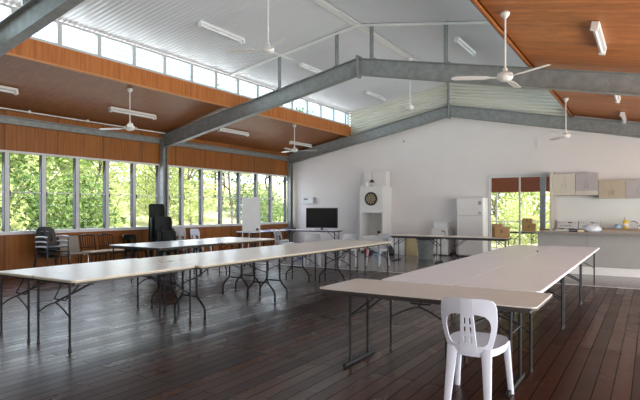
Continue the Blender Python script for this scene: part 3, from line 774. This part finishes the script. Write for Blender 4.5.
MB().box(-.11, .11, -.15, .15, .005, .017).build('papers', M['foam'], t)
def bag(name, label, cat, loc, mat, sx, sy, sz, hm=None):
    t = thing(name, label, cat, loc, random.uniform(-.4, .4)); mb = MB(); n = 14; vs = []; fs = []; pr = [(.75, 0), (.98, .12), (1, .35), (.92, .6), (.7, .82), (.45, .95), (.25, 1)]
    for (r, z) in pr:
        for a in range(n):
            q = 2*PI*a/n; w = 1+.13*math.sin(3*q+5*z)+.09*math.sin(5*q-9*z)
            vs.append((sx*r*w*math.cos(q), sy*r*w*math.sin(q), sz*z))
    for i in range(len(pr)-1):
        for a in range(n): fs.append((i*n+a, i*n+(a+1)%n, (i+1)*n+(a+1)%n, (i+1)*n+a))
    fs += [tuple(range(n)), tuple((len(pr)-1)*n+a for a in range(n))]
    mb.add(vs, fs); mb.build('body', mat, t, smooth=1.2)
    MB().tube(arc((-sx*.3, 0, sz*.9), (0, 0, sz*1.35), (sx*.3, 0, sz*.9), 8), .012, 6).build('handle', hm or mat, t, smooth=.8)
    return t
bag('carry_bag', 'blue bag on the floor under the corner of the television table', 'bag', (-9.95, 14.6, 0), M['blue'], .16, .12, .30)
bag('carry_bag', 'small red bag on the floor in front of the dartboard cupboard', 'bag', (-7.75, 15.3, 0), M['red'], .13, .1, .2)
bag('carry_bag', 'pale blue bag on the floor in front of the dartboard cupboard', 'bag', (-7.35, 15.25, 0), M['blue_white'], .17, .1, .2)
bag('carry_bag', 'black bag on the floor between dartboard cupboard and foam box', 'bag', (-6.98, 15.35, 0), M['black_plastic'], .13, .11, .30)

# switchboard on the wall
t = thing('switchboard_box', 'pale metal switchboard box mounted on the white wall above the television', 'box', (-10.8, YE, 1.66))
MB().box(-.24, .22, -.16, 0, 0, .23).build('casing', M['grey_plastic'], t, bevel=.006)
MB().box(-.22, .20, -.166, -.159, .015, .215).build('cover', M['alu'], t)
MB().box(-.19, -.02, -.170, -.165, .14, .185).build('breaker_strip', M['dark_edge'], t); MB().box(-.17, -.12, -.170, -.165, .06, .11).build('latch', M['grey_plastic'], t)

# white cupboard with dartboard and niche
cx0, cx1, cy0 = -8.34, -7.5, 15.9
t = thing('cupboard', 'tall white cupboard with an open niche against the end wall', 'cupboard', (cx0, cy0, 0))
W_, D_ = cx1-cx0, YE-.005-cy0
mb = MB(); mb.box(0, .03, 0, D_, 0, 2.22); mb.box(W_-.03, W_, 0, D_, 0, 2.22); mb.box(.03, W_-.03, 0, D_, 2.19, 2.22); mb.box(.03, W_-.03, D_-.03, D_, 0, 2.19)
mb.box(.03, W_-.03, 0, D_-.03, .55, .58); mb.box(.03, W_-.03, 0, D_-.03, 1.34, 1.37); mb.box(.03, .06, 0, .02, .58, 1.34)
mb.build('carcass', M['white_metal'], t)
MB().box(.03, W_-.03, 0, .02, 1.37, 2.19).build('upper_panel', M['white_metal'], t)
MB().box(.03, W_/2-.003, -.01, .015, .06, .55).build('door', M['white_metal'], t, bevel=.003); MB().box(W_/2+.003, W_-.03, -.01, .015, .06, .55).build('door', M['white_metal'], t, bevel=.003)
t = thing('dartboard', 'round dartboard hung on the white cupboard', 'dartboard', (-7.92, cy0-.002, 1.80))
mb = MB(); n = 40
def disc(mb, r, y0, y1, n=40):
    vs = [(r*math.cos(2*PI*a/n), y, r*math.sin(2*PI*a/n)) for y in (y0, y1) for a in range(n)]
    mb.add(vs, [tuple(range(n)), tuple(range(n, 2*n))[::-1]] + [(a, (a+1)%n, n+(a+1)%n, n+a) for a in range(n)])
disc(mb, .226, -.038, 0); mb.build('board', M['sisal'], t)
def wedge(mb, a0, a1, r0, r1, y):
    k = 3; vs = [(r*math.cos(a0+(a1-a0)*i/k), yy, r*math.sin(a0+(a1-a0)*i/k)) for yy in (y, y-.003) for r in (r0, r1) for i in range(k+1)]
    q = k+1; fs = []
    for i in range(k): fs += [(i, i+1, q+i+1, q+i), (2*q+i, 3*q+i, 3*q+i+1, 2*q+i+1), (q+i, q+i+1, 3*q+i+1, 3*q+i), (i, 2*q+i, 2*q+i+1, i+1)]
    fs += [(0, q, 3*q, 2*q), (k, 2*q+k, 3*q+k, q+k)]
    mb.add(vs, fs)
cr, rd, gn = MB(), MB(), MB()
for i in range(20):
    a0 = 2*PI*(i-.5)/20; a1 = 2*PI*(i+.5)/20
    if i % 2: wedge(cr, a0, a1, .017, .099, -.038); wedge(cr, a0, a1, .107, .162, -.038)
    for (r0, r1) in ((.099, .107), (.162, .170)): wedge(gn if i % 2 else rd, a0, a1, r0, r1, -.038)
disc(rd, .008, -.043, -.038, 12)
cr.build('cream_segments', M['sisal_cream'], t); rd.build('red_segments', M['dart_red'], t); gn.build('green_segments', M['dart_green'], t)
mb = MB(); mb.tube([(.172*math.cos(a*PI/24), -.041, .172*math.sin(a*PI/24)) for a in range(49)], .0022, 4)
mb.build('wire', M['chrome'], t)
t = thing('storage_box', 'shallow white box standing on top of the white cupboard', 'box', (-7.92, 16.3, 2.22))
MB().box(-.40, .40, -.12, .22, 0, .50).build('body', M['white_wall'], t, bevel=.006); MB().box(-.405, .405, -.125, .225, .44, .52).build('lid', M['white_wall'], t, bevel=.006)
t = thing('desk_lamp', 'small grey metal lamp with thin upright stalk on the white cupboard', 'lamp', (-7.98, 16.05, 2.22))
MB().lathe([(.07, 0), (.07, .015), (.015, .025)], (0, 0, 0), 14).build('base', M['grey_steel'], t)
MB().tube([(0, 0, .02), (.02, 0, .30), (.0, 0, .46)], .006, 6).build('stalk', M['grey_steel'], t)
MB().lathe([(.085, 0), (.07, .06), (.03, .10)], (.02, -.02, .13), 14).build('lamp_shade', M['grey_steel'], t, smooth=.7)
t = thing('mug', 'small white mug beside the lamp on the white cupboard', 'mug', (-8.15, 16.0, 2.22))
MB().lathe([(.045, 0), (.05, .13), (.044, .13), (.04, .01)], (0, 0, 0), 16).build('cup', M['white_metal'], t, smooth=.7)
MB().tube(arc((.046, 0, .10), (.09, 0, .065), (.046, 0, .03), 6), .006, 6).build('handle', M['white_metal'], t)
t = thing('jar', 'small dark jar with red and yellow band in the cupboard niche', 'jar', (-7.72, 16.05, .5815))
MB().lathe([(.05, 0), (.052, .02), (.052, .11), (.04, .13)], (0, 0, 0), 16).build('body', M['black_plastic'], t, smooth=.7)
MB().lathe([(.0535, .03), (.0535, .065)], (0, 0, 0), 16).build('label_band', M['yellow'], t); MB().lathe([(.043, .125), (.043, .15)], (0, 0, 0), 16).build('lid', M['dart_red'], t)

# boxes, bin, bar fridge, broom, fridge
t = thing('foam_box', 'white foam box on the vinyl floor under the cream table', 'box', (-6.95, 15.9, 0), .05)
MB().box(-.27, .27, -.2, .2, 0, .50).build('body', M['foam'], t, bevel=.01); MB().box(-.28, .28, -.21, .21, .50, .56).build('lid', M['foam'], t, bevel=.01)
t = thing('cardboard_box', 'pale yellow cardboard box between the foam box and the grey bin', 'box', (-6.42, 15.95, 0), -.1)
mb = MB().box(-.2, .2, -.2, .2, 0, .54); mb.build('body', M['card_yellow'], t, bevel=.004)
for s_ in (-1, 1):
    MB().obox((s_*.24, 0, .60), (.13, .38, .006), Matrix.Rotation(-s_*.9, 3, 'Y')).build('flap', M['card_yellow'], t)
t = thing('rubbish_bin', 'grey round bin with dark rim behind the cream tables', 'bin', (-5.62, 14.85, 0))
MB().lathe([(.21, 0), (.215, .02), (.26, .60), (.245, .60), (.2, .03)], (0, 0, 0), 24).build('body', M['bin_grey'], t, smooth=.7)
MB().lathe([(.265, .56), (.285, .58), (.285, .64), (.25, .66), (.24, .62)], (0, 0, 0), 24).build('rim', M['bin_dark'], t, smooth=.7)
for s_ in (-1, 1): MB().tube(arc((s_*.25, -.06, .5), (s_*.32, 0, .5), (s_*.25, .06, .5), 6), .012, 6).build('handle', M['bin_dark'], t)
t = thing('paper_cup', 'small white cup standing on the floor beside the grey bin', 'cup', (-5.2, 14.62, 0))
MB().lathe([(.035, 0), (.048, .12), (.044, .12), (.032, .008)], (0, 0, 0), 14).build('cup', M['white_metal'], t, smooth=.7)
MB().lathe([(.05, .115), (.05, .13), (.04, .135)], (0, 0, 0), 14).build('lid', M['foam'], t)
t = thing('bar_fridge', 'low white bar fridge between the grey bin and the tall fridge', 'fridge', (-5.62, 16.25, 0))
MB().box(-.26, .26, -.2, .33, .03, .87).build('body', M['white_metal'], t, bevel=.01); MB().box(-.26, .26, -.25, -.205, .06, .85).build('door', M['white_metal'], t, bevel=.012)
MB().box(.19, .22, -.275, -.25, .55, .78).build('handle', M['grey_plastic'], t, bevel=.004); MB().box(.08, .18, -.254, -.249, .74, .79).build('badge', M['print'], t)
mb = MB()
for a in (-.22, .2):
    for b_ in (-.18, .28): mb.box(a, a+.03, b_, b_+.03, 0, .03)
mb.build('foot', M['black_plastic'], t)
t = thing('plastic_tub', 'white plastic tub with lid standing on the bar fridge', 'tub', (-5.60, 16.25, .87))
MB().prism([(-.2, 0), (.2, 0), (.22, .15), (-.22, .15)], 'y', -.17, .17).build('body', M['foam'], t, bevel=.006); MB().box(-.23, .23, -.18, .18, .15, .185).build('lid', M['white_metal'], t, bevel=.008)
t = thing('broom', 'broom leaning against the wall beside the tall fridge', 'broom', (-5.22, 16.2, 0))
MB().tube([(0, .0, .06), (.08, .36, 1.28)], .012, 8).build('handle', M['brown_wood'], t, smooth=.8)
MB().box(-.10, .10, -.03, .03, .04, .085).build('head', M['brown_wood'], t, bevel=.006); MB().box(-.095, .095, -.025, .025, 0, .045).build('bristles', M['bin_dark'], t)
t = thing('refrigerator', 'tall white two door fridge beside the sliding glass door', 'fridge', (-4.66, 16.22, 0))
MB().box(-.40, .40, -.15, .36, .04, 1.80).build('body', M['white_metal'], t, bevel=.012)
MB().box(-.40, .40, -.22, -.155, .06, 1.235).build('door', M['white_metal'], t, bevel=.016); MB().box(-.40, .40, -.22, -.155, 1.255, 1.79).build('door', M['white_metal'], t, bevel=.016)
MB().box(-.37, -.34, -.245, -.22, .85, 1.2).build('handle', M['white_metal'], t, bevel=.006); MB().box(-.37, -.34, -.245, -.22, 1.29, 1.5).build('handle', M['white_metal'], t, bevel=.006)
MB().box(.26, .35, -.2235, -.219, 1.58, 1.70).build('sticker', M['print'], t); MB().box(.26, .35, -.2235, -.219, 1.30, 1.38).build('sticker', M['cup_mauve'], t)
MB().box(-.38, .38, -.13, .3, 0, .05).build('plinth', M['bin_dark'], t)

# ------------------------------------------------------------------ sliding door and verandah behind it
o = struct(MB().box(DX0, DX0+.05, YE-.03, YE+.12, 0, DZ).box(DX1-.05, DX1, YE-.03, YE+.12, 0, DZ).box(DX0+.05, DX1-.05, YE-.03, YE+.12, DZ-.06, DZ).box(DX0+.05, DX1-.05, YE-.03, YE+.12, 0, .03), 'door_1', M['alu'], 'aluminium framed sliding glass door to the verandah', 'door')
xm = (DX0+DX1)/2
for (a, b_, y) in ((DX0+.05, xm+.03, YE+.02), (xm-.03, DX1-.05, YE+.07)):
    mb = MB().box(a, a+.045, y-.015, y+.015, .03, DZ-.06).box(b_-.045, b_, y-.015, y+.015, .03, DZ-.06).box(a+.045, b_-.045, y-.015, y+.015, .03, .1).box(a+.045, b_-.045, y-.015, y+.015, DZ-.11, DZ-.06)
    p = mb.build('sash', M['alu'], o); MB().box(a+.045, b_-.045, y-.003, y+.003, .1, DZ-.11).build('glass_pane', M['glass'], p)
VY = 20.4
struct(MB().box(-12, 2.5, YE+.14, VY+.1, -.14, -.02), 'floor_verandah', M['tile'], 'pale verandah floor outside the sliding door', 'floor')
struct(MB().prism([(YE+.15, 3.0), (VY+.5, 2.75), (VY+.5, 2.8), (YE+.15, 3.06)], 'x', -12, 2.5), 'roof_verandah', M['white_metal'], 'verandah roof outside the sliding door', 'roof')
struct(MB().box(-12, 2.5, VY-.03, VY+.05, 2.08, 2.75), 'beam_verandah', M['red_wood'], 'red brown timber band along the verandah edge', 'beam')
struct(MB().box(-3.22, -3.05, 19.3, 19.47, -.02, 2.9), 'column_verandah', M['bluegrey'], 'blue grey post on the verandah', 'column')
mb = MB()
for x in (-9.6, -7.2, -4.92): mb.box(x-.03, x+.03, VY-.03, VY+.03, -.02, 2.1)
struct(mb, 'trim_verandah_mullion', M['alu'], 'slim pale uprights along the verandah edge', 'trim')
o = thing('verandah_railing', 'pale balustrade rail along the verandah outside the sliding door', 'railing', (-5, VY-.1, 0))
MB().tube([(-6, 0, 1.0), (4, 0, 1.0)], .025, 8).build('top_rail', M['alu'], o)
mb = MB()
for z in (.15, .36, .57, .78): mb.tube([(-6, 0, z), (4, 0, z)], .009, 6)
mb.build('wire', M['alu'], o)
for x in (-4.5, -2, .4, 2.6): MB().box(x-.025, x+.025, -.025, .025, -.02, 1.0).build('post', M['alu'], o)
struct(MB().box(-2.75, -2.6, 19.8, 20.2, -.02, 2.75), 'column_verandah_timber', M['red_wood'], 'red brown timber post at the verandah end', 'column')
o = thing('planter_box', 'red brown timber planter outside the sliding door behind the counter', 'planter', (-2.8, 18.9, -.02))
MB().box(-.3, .3, -.2, .2, 0, .78).build('body', M['red_wood'], o); MB().box(-.33, .33, -.23, .23, .78, .82).build('rim', M['red_wood'], o)
folding_table('folding table with dark edge on the verandah outside the glass door', None, -5.1, -3.05, 17.9, 18.6, M['lam_cream'], M['dark_edge'], ('I', 'I'), along='x')
def carton(label, loc, sx, sy, sz, rot, group=None):
    t = thing('cardboard_box', label, 'box', loc, rot, group)
    MB().box(-sx/2, sx/2, -sy/2, sy/2, 0, sz).build('body', M['card'], t, bevel=.004)
    MB().box(-sx/2-.001, sx/2+.001, -.025, .025, sz-.001, sz+.002).build('tape', M['card_dark'], t)
    MB().box(-sx*.08, sx*.08, -sy/2-.002, -sy/2, sz*.45, sz*.75).build('print', M['card_dark'], t)
    return t
carton('brown cardboard box on the cream table end in front of the glass door', (-3.22, 13.93, .73), .34, .28, .27, .12)
carton('taller cardboard box behind the brown box on the cream table', (-3.40, 14.19, .73), .27, .20, .34, .05)
carton('brown cardboard box on the verandah table outside the glass door', (-3.36, 18.2, .73), .42, .32, .26, .1)
carton('small cardboard box on top of the verandah box', (-3.40, 18.2, .993), .30, .26, .16, -.05)

# ------------------------------------------------------------------ kitchen
t = thing('kitchen_counter', 'long pale kitchen counter with grey top facing the hall', 'counter', (-2.24, 12.9, 0))
KX = XR+2.24-.3
MB().box(0, KX, .25, .70, .18, .90).build('front', M['counter_front'], t)
MB().box(-.02, KX, 0, .74, .905, .95).build('worktop', M['counter_top'], t, bevel=.006)
MB().box(0, KX, .26, .69, 0, .175).build('plinth', M['white_metal'], t)
mb = MB()
for x in (1.03, 3.4): mb.box(x-.002, x+.002, .247, .252, .18, .9)
mb.build('joint_strip', M['dark_edge'], t)
struct(MB().box(-2.3, XR-.2, YE-.012, YE-.001, .9, 1.78), 'trim_splashback', M['splash'], 'white splashback panel behind the stoves', 'trim')
struct(MB().box(-2.41, -2.36, YE-.62, YE-.001, 0, 2.50), 'trim_kitchen_end', M['cup_cream'], 'cream upright panel at the kitchen end', 'trim')
def stove(label, x):
    t = thing('stove', label, 'stove', (x, 16.0, 0), 0, 'stoves')
    MB().box(-.27, .27, 0, .58, .05, .90).build('body', M['white_metal'], t, bevel=.006)
    MB().box(-.25, .25, -.03, 0, .18, .68).build('oven_door', M['white_metal'], t, bevel=.006)
    MB().box(-.27, .27, .50, .58, .90, 1.13).build('control_panel', M['white_metal'], t, bevel=.008)
    MB().box(-.19, .10, .494, .50, .97, 1.005).build('vent_strip', M['grey_plastic'], t); MB().box(.02, .12, .494, .50, 1.06, 1.09).build('clock', M['black_plastic'], t)
    for i, xx in enumerate((-.21, -.15, -.09, .17, .22)): 
        mb = MB().tube([(xx, .50, 1.07), (xx, .475, 1.07)], .017, 10); mb.build('knob', M['grey_plastic'], t)
    for (a, b_, r_) in ((-.13, .14, .09), (.13, .14, .075), (-.13, .37, .075), (.13, .37, .09)):
        MB().lathe([(r_, 0), (r_, .012), (r_*.3, .014)], (a, b_, .90), 16).build('hotplate', M['black_steel'], t)
    MB().box(-.25, .25, .03, .5, 0, .05).build('plinth', M['bin_dark'], t)
stove('white stove closest to the glass door', -2.02); stove('white stove beside the sink bench', -1.46)
t = thing('sink_bench', 'brown topped sink bench along the kitchen wall', 'bench', (-1.15, 16.0, 0))
MB().box(0, 4.0, .02, .60, .1, .90).build('cabinet', M['cup_beige'], t); MB().box(0, 4.0, 0, .605, .90, .94).build('worktop', M['bench_brown'], t, bevel=.005)
MB().box(0, 4.0, .06, .55, 0, .1).build('plinth', M['bin_dark'], t)
t = thing('tap', 'chrome kitchen mixer tap on the sink bench', 'tap', (-.28, 16.4, .94))
MB().lathe([(.03, 0), (.03, .03), (.02, .05)], (0, 0, 0), 12).build('base', M['chrome'], t); MB().tube([(0, 0, .03), (-.02, 0, .14), (-.10, -.04, .20), (-.17, -.08, .19)], .014, 8).build('spout', M['chrome'], t, smooth=.8)
MB().tube([(0, 0, .06), (.07, -.02, .14)], .01, 6).build('handle', M['black_plastic'], t)
t = thing('detergent_bottle', 'yellow detergent bottle standing on the sink bench', 'bottle', (-.58, 16.25, .94))
MB().lathe([(.06, 0), (.065, .02), (.065, .19), (.04, .23)], (0, 0, 0), 16).build('body', M['yellow'], t, smooth=.7); MB().lathe([(.028, .225), (.028, .29), (.015, .31)], (0, 0, 0), 12).build('cap', M['foam'], t)
MB().lathe([(.0665, .06), (.0665, .13)], (0, 0, 0), 16).build('label_band', M['foam'], t)
t = thing('spray_bottle', 'pale blue squat bottle beside the yellow detergent', 'bottle', (-.76, 16.22, .94))
MB().lathe([(.075, 0), (.08, .02), (.075, .09), (.03, .12)], (0, 0, 0), 16).build('body', M['blue_white'], t, smooth=.7); MB().lathe([(.02, .12), (.02, .16)], (0, 0, 0), 10).build('cap', M['foam'], t)
bag('plastic_bag', 'crumpled white plastic bag on the kitchen counter', 'bag', (-1.13, 13.22, .95), M['bag_film'], .19, .13, .17)
t = thing('sponge', 'yellow sponge on the kitchen counter beside the plastic bag', 'sponge', (-1.33, 13.06, .95), .2)
MB().box(-.07, .07, -.045, .045, .0, .035).build('pad', M['card_yellow'], t, bevel=.006); MB().box(-.07, .07, -.045, .045, .035, .047).build('scourer', M['grey_plastic'], t, bevel=.003)
t = thing('cordless_phone', 'black handset lying on the kitchen counter beside the sponge', 'phone', (-1.47, 13.1, .95), .25)
MB().box(-.1, .1, -.04, .04, .0, .06).build('body', M['black_plastic'], t, bevel=.015); MB().box(-.09, .0, -.03, .03, .06, .075).build('earpiece', M['black_plastic'], t, bevel=.006)
def wall_cup(label, x0, x1, z0, z1, mat, zs=None):
    t = thing('wall_cupboard', label, 'cupboard', (x0, YE-.36, 0), 0, 'kitchen wall cupboards'); w = x1-x0
    MB().box(.0, w, .02, .355, z0, z1).build('carcass', M['cup_cream'], t)
    for (a, b_, hx) in ((.004, w/2-.002, w/2-.05), (w/2+.002, w-.004, w/2+.05)):
        d = MB().box(a, b_, 0, .019, (zs or z0)+.004, z1-.004).build('door', mat, t, bevel=.002)
        zb = (zs or z0)+.09
        MB().tube([(hx, 0, zb), (hx, -.03, zb+.02), (hx, -.03, zb+.09), (hx, 0, zb+.11)], .007, 6).build('handle', M['grey_plastic'], d)
    if zs: MB().box(0, w, -.005, .3, z0, z0+.02).build('shelf', M['cup_cream'], t)
wall_cup('cream wall cupboard above the stove by the glass door', -2.36, -1.79, 1.84, 2.45, M['cup_cream'], 1.96)
wall_cup('mauve grey wall cupboard at the higher level', -1.785, -1.22, 1.84, 2.45, M['cup_mauve'], 1.96)
wall_cup('beige wall cupboard mounted lower than its neighbour', -1.215, -.575, 1.75, 2.23, M['cup_beige'])
wall_cup('mauve grey wall cupboard at the lower level', -.57, .06, 1.75, 2.23, M['cup_mauve'])
# small fittings on the end wall
t = thing('wall_sensor', 'small white sensor fitting high above the sliding glass door', 'sensor', (-2.82, YE, 3.25))
MB().box(-.045, .045, -.05, 0, .08, .28).build('casing', M['foam'], t, bevel=.01); MB().box(-.03, .03, -.04, 0, 0, .06).build('plug', M['white_metal'], t, bevel=.008)
tag(MB().tube([(-7.05, YE, 3.72), (-7.05, YE-.05, 3.72), (-7.05, YE-.06, 3.76)], .014, 6).build('wall_hook', M['black_steel']), 'small dark hook on the white wall below the rafter', 'hook')

# ------------------------------------------------------------------ outdoors
def gz(x, y):
    d = max(0, -13.5-x); z = -.45 + min(4.2, .0030*d*d + .09*d)
    d2 = max(0, y-22.5)
    return z + min(1.0, .03*d2) + .12*math.sin(x*.5)*math.cos(y*.4)
mb = MB(); vs = []; fs = []; nx, ny = 60, 50
for j in range(ny+1):
    for i in range(nx+1):
        x = -62+i*1.6; y = -20+j*1.7; z = gz(x, y)
        if -13.3 < x < 7 and -4 < y < 21.8: z = -.45
        vs.append((x, y, z))
for j in range(ny):
    for i in range(nx): fs.append((j*(nx+1)+i, j*(nx+1)+i+1, (j+1)*(nx+1)+i+1, (j+1)*(nx+1)+i))
mb.add(vs, fs); struct(mb, 'ground', M['grass'], 'grassy bank outside the hall', 'ground', smooth=1.5)

def leaf_mesh(name, blobs, n, size, mat, seed):
    R = random.Random(seed); mb = MB(); tot = sum(b[3]**2 for b in blobs)
    for (bx, by, bz, br, sq) in blobs:
        for _ in range(int(n*br*br/tot)):
            while True:
                p = Vector((R.uniform(-1, 1), R.uniform(-1, 1), R.uniform(-1, 1)))
                if .35 < p.length < 1: break
            c = Vector((bx, by, bz)) + Vector((p.x*br, p.y*br, p.z*br*sq))
            d = Vector((R.uniform(-1, 1), R.uniform(-1, 1), R.uniform(-.9, .5))).normalized()
            nrm = Vector((R.uniform(-1, 1), R.uniform(-1, 1), R.uniform(.1, 1.2))).normalized()
            s_ = d.cross(nrm)
            if s_.length < .1: continue
            s_.normalize(); L = size*R.uniform(.6, 1.3); w = L*R.uniform(.3, .45)
            mb.add([c-d*L/2, c+s_*w/2, c+d*L/2+nrm*L*-.06, c-s_*w/2], [(0, 1, 2, 3)])
    return mb
def trunk_mesh(h, r, br, seed):
    R = random.Random(seed); mb = MB()
    pts = [(R.uniform(-.1, .1)*i, R.uniform(-.1, .1)*i, h*i/5) for i in range(6)]
    mb.tube(pts, [r*(1-.12*i) for i in range(6)], 8)
    for k in range(br):
        a = R.uniform(0, 2*PI); z = h*R.uniform(.45, .95); i = min(5, int(z/h*5)); p = Vector(pts[i])
        q = p + Vector((math.cos(a)*R.uniform(.8, 1.6), math.sin(a)*R.uniform(.8, 1.6), R.uniform(.6, 1.5)))
        mb.tube([p, (p+q)/2+Vector((0, 0, .1)), q], [r*.45, r*.3, r*.14], 6)
    return mb
def tree_proto(name, label, cat, group, blobs, n, size, lm, th, tr, br, seed):
    t = thing(name, label, cat, (0, 0, 0), 0, group)
    trunk_mesh(th, tr, br, seed).build('trunk', M['bark'], t, smooth=1.0)
    leaf_mesh('foliage', blobs, n, size, lm, seed).build('foliage', lm, t, fix=False)
    return t
dense = tree_proto('leafy_tree', 'tall leafy green tree outside the window wall', 'tree', 'trees outside the window wall',
    [(0, 0, 4.4, 1.9, .8), (1.2, .3, 3.3, 1.5, .8), (-1.2, -.2, 3.5, 1.5, .8), (.1, -1.2, 3.1, 1.4, .8), (.2, 1.3, 3.4, 1.5, .8), (0, 0, 5.8, 1.3, .8)], 3400, .30, M['leaf_a'], 4.2, .09, 7, 3)
shrub = tree_proto('leafy_shrub', 'bushy green shrub outside the window wall', 'shrub', 'shrubs outside the window wall',
    [(0, 0, 1.2, 1.2, .9), (.8, .5, .9, .9, .9), (-.8, .4, 1.0, .9, .9), (.1, -.8, .9, .9, .9), (0, .2, 2.0, .9, .8)], 2300, .20, M['leaf_b'], 1.2, .06, 5, 5)
gum = tree_proto('slender_tree', 'slender tree with sparse yellow green leaves outside the windows', 'tree', 'slender trees outside the windows',
    [(.6, .2, 4.2, 1.1, .7), (-.8, .4, 5.0, 1.2, .7), (.3, -.7, 5.8, 1.2, .7), (.1, .9, 3.4, .9, .7), (-.5, -.6, 3.0, .7, .7)], 1500, .24, M['leaf_c'], 5.4, .06, 9, 8)
bright = tree_proto('leafy_shrub', 'yellow green shrub outside the window wall', 'shrub', 'yellow green shrubs outside the window wall',
    [(0, 0, 1.3, 1.2, 1.0), (.7, -.5, 1.0, .9, .9), (-.7, .5, 1.1, .9, .9), (0, .1, 2.2, .9, .9)], 2000, .20, M['leaf_c'], 1.4, .05, 5, 11)
protos = {'d': (dense, kids(dense)), 's': (shrub, kids(shrub)), 'g': (gum, kids(gum)), 'b': (bright, kids(bright))}
used = set()
def plant(k, x, y, sc, label=None, group=None):
    o, tr = protos[k]; z = gz(x, y)-.05; r_ = random.uniform(0, 6.28)
    if k not in used and label is None:
        used.add(k); o.location = (x, y, z); o.rotation_euler = (0, 0, r_); o.scale = (sc,)*3; return
    dup(o, (x, y, z), r_, label or o['label'], group or o['group'], tr, sc)
R = random.Random(21)
for (k, x, y, sc) in [
    ('s', -15.2, 5.5, 1.0), ('b', -15.6, 7.3, 1.05), ('s', -16.0, 8.9, 1.1), ('b', -15.0, 4.0, 1.0), ('s', -16.6, 10.8, 1.1), ('b', -17.0, 12.3, .9), ('s', -17.0, 6.6, 1.25), ('b', -17.8, 9.6, 1.3), ('s', -15.5, 2.4, 1.2),
    ('d', -18.5, 5.0, .95), ('d', -19.2, 8.0, 1.0), ('d', -19.8, 11.0, 1.05), ('d', -18.2, 2.2, .9), ('d', -22.5, 6.5, 1.2), ('d', -23.0, 10.0, 1.2), ('d', -23.5, 13.6, 1.1), ('d', -22, 2.5, 1.2),
    ('g', -16.8, 4.6, .9), ('g', -17.6, 8.2, .95), ('g', -18.5, 13.0, .9),
    ('g', -20.5, 18.0, 1.1), ('g', -22.5, 22.0, 1.2), ('g', -26.0, 19.0, 1.2), ('g', -27, 26, 1.3), ('g', -19.0, 21.5, 1.1),
    ('d', -33, 22, 1.3), ('d', -34, 28, 1.4), ('d', -31, 33, 1.4), ('d', -27, 35, 1.3), ('d', -36, 17, 1.3), ('d', -22.5, 33, 1.2),
    ('b', -24, 17, 1.0), ('b', -27, 22.5, 1.1), ('s', -29, 26, 1.2), ('s', -23, 27.5, 1.1), ('b', -20, 25.5, .9), ('s', -18.5, 24, 1.0), ('s', -31, 20, 1.3), ('b', -21.5, 19.5, 1.2), ('b', -24, 23.5, 1.3), ('d', -26, 28.5, 1.1), ('b', -28, 18.5, 1.4), ('b', -30, 24, 1.4), ('d', -29, 15.5, 1.1)]:
    plant(k, x, y, sc)
vd = 'leafy green tree beyond the verandah outside the glass door'; vg = 'trees beyond the verandah'
for (k, x, y, sc) in [('g', -8.4, 28.5, 1.1), ('g', -5.2, 30, 1.2), ('g', -11.5, 30, 1.2), ('g', -6.4, 26.8, .9)]:
    plant(k, x, y, sc, vd, vg)
ve = 'pale green shrub beyond the verandah outside the glass door'
for (x, y, sc) in [(-7.4, 24.5, .95), (-5.2, 25, .85), (-9.4, 25.5, 1.0), (-3.4, 25.2, .8), (-6.9, 29.2, 2.0), (-9.6, 31, 2.1), (-4.2, 30.5, 1.9)]:
    plant('b', x, y, sc, ve, 'shrubs beyond the verandah')

# ------------------------------------------------------------------ light
w = bpy.data.worlds.new('sky'); S.world = w; w.use_nodes = True
bg = w.node_tree.nodes['Background']; bg.inputs[0].default_value = (0.85, 0.91, 1.0, 1); bg.inputs[1].default_value = 4.2
sun = bpy.data.lights.new('sun', 'SUN'); sun.energy = 14.0; sun.angle = .02; sun.color = (1, .95, .86)
so = bpy.data.objects.new('sun', sun); COL.objects.link(so)
so.rotation_euler = Vector((-.62, .16, -1.0)).to_track_quat('-Z', 'Y').to_euler()
def area(name, loc, direction, sx, sy, power, col=(1, 1, 1)):
    l = bpy.data.lights.new(name, 'AREA'); l.shape = 'RECTANGLE'; l.size = sx; l.size_y = sy; l.energy = power; l.color = col
    o = bpy.data.objects.new(name, l); COL.objects.link(o); o.location = loc
    o.rotation_euler = Vector(direction).to_track_quat('-Z', 'Y').to_euler(); return o
# added fill lamps at the three wide openings of the unseen open side
for i, (y, wd) in enumerate(((1.2, 5.4), (7.25, 5.5), (12.6, 3.8))):
    area('daylight', (XR+.2, y, 1.3), (-1, 0, -.08), wd, 2.4, 44*wd, (1, .965, .92))
# lamps added outside the long windows, on top of the sky light
for (y, wd) in ((7.3, 5.7), (13.4, 5.7)):
    area('window_daylight', (XL-.25, y, 1.85), (1, 0, -.4), wd, 1.7, 85, (.68, .76, 1))

# lamps added outside the clerestories to brighten the raised ceiling and tables
area('clerestory_daylight', (CL-.25, 7.0, 4.62), (1, 0, .08), 18.5, .42, 380, (1, .975, .95))
area('clerestory_daylight', (CR+.25, 7.0, 4.62), (-1, 0, .08), 18.5, .42, 300, (1, .975, .95))
# ------------------------------------------------------------------ camera
cam = bpy.data.cameras.new('camera'); co = bpy.data.objects.new('camera', cam); COL.objects.link(co)
f = 530.0
cam.sensor_width = 36; cam.lens = f/640*36; cam.shift_y = 9/640; cam.clip_start = .05; cam.clip_end = 300
co.location = (0, 0, 1.46)
yaw, pitch = math.radians(32), 0.0
d = Vector((-math.sin(yaw)*math.cos(pitch), math.cos(yaw)*math.cos(pitch), math.sin(pitch)))
co.rotation_euler = d.to_track_quat('-Z', 'Y').to_euler()
S.camera = co
S.view_settings.view_transform = 'Standard'; S.view_settings.look = 'None'; S.view_settings.gamma = 1
S.view_settings.use_curve_mapping = False; S.view_settings.exposure = 0.14
S.cycles.use_denoising = True
S.cycles.max_bounces = 10; S.cycles.diffuse_bounces = 6; S.cycles.transparent_max_bounces = 24
S.cycles.sample_clamp_indirect = 8
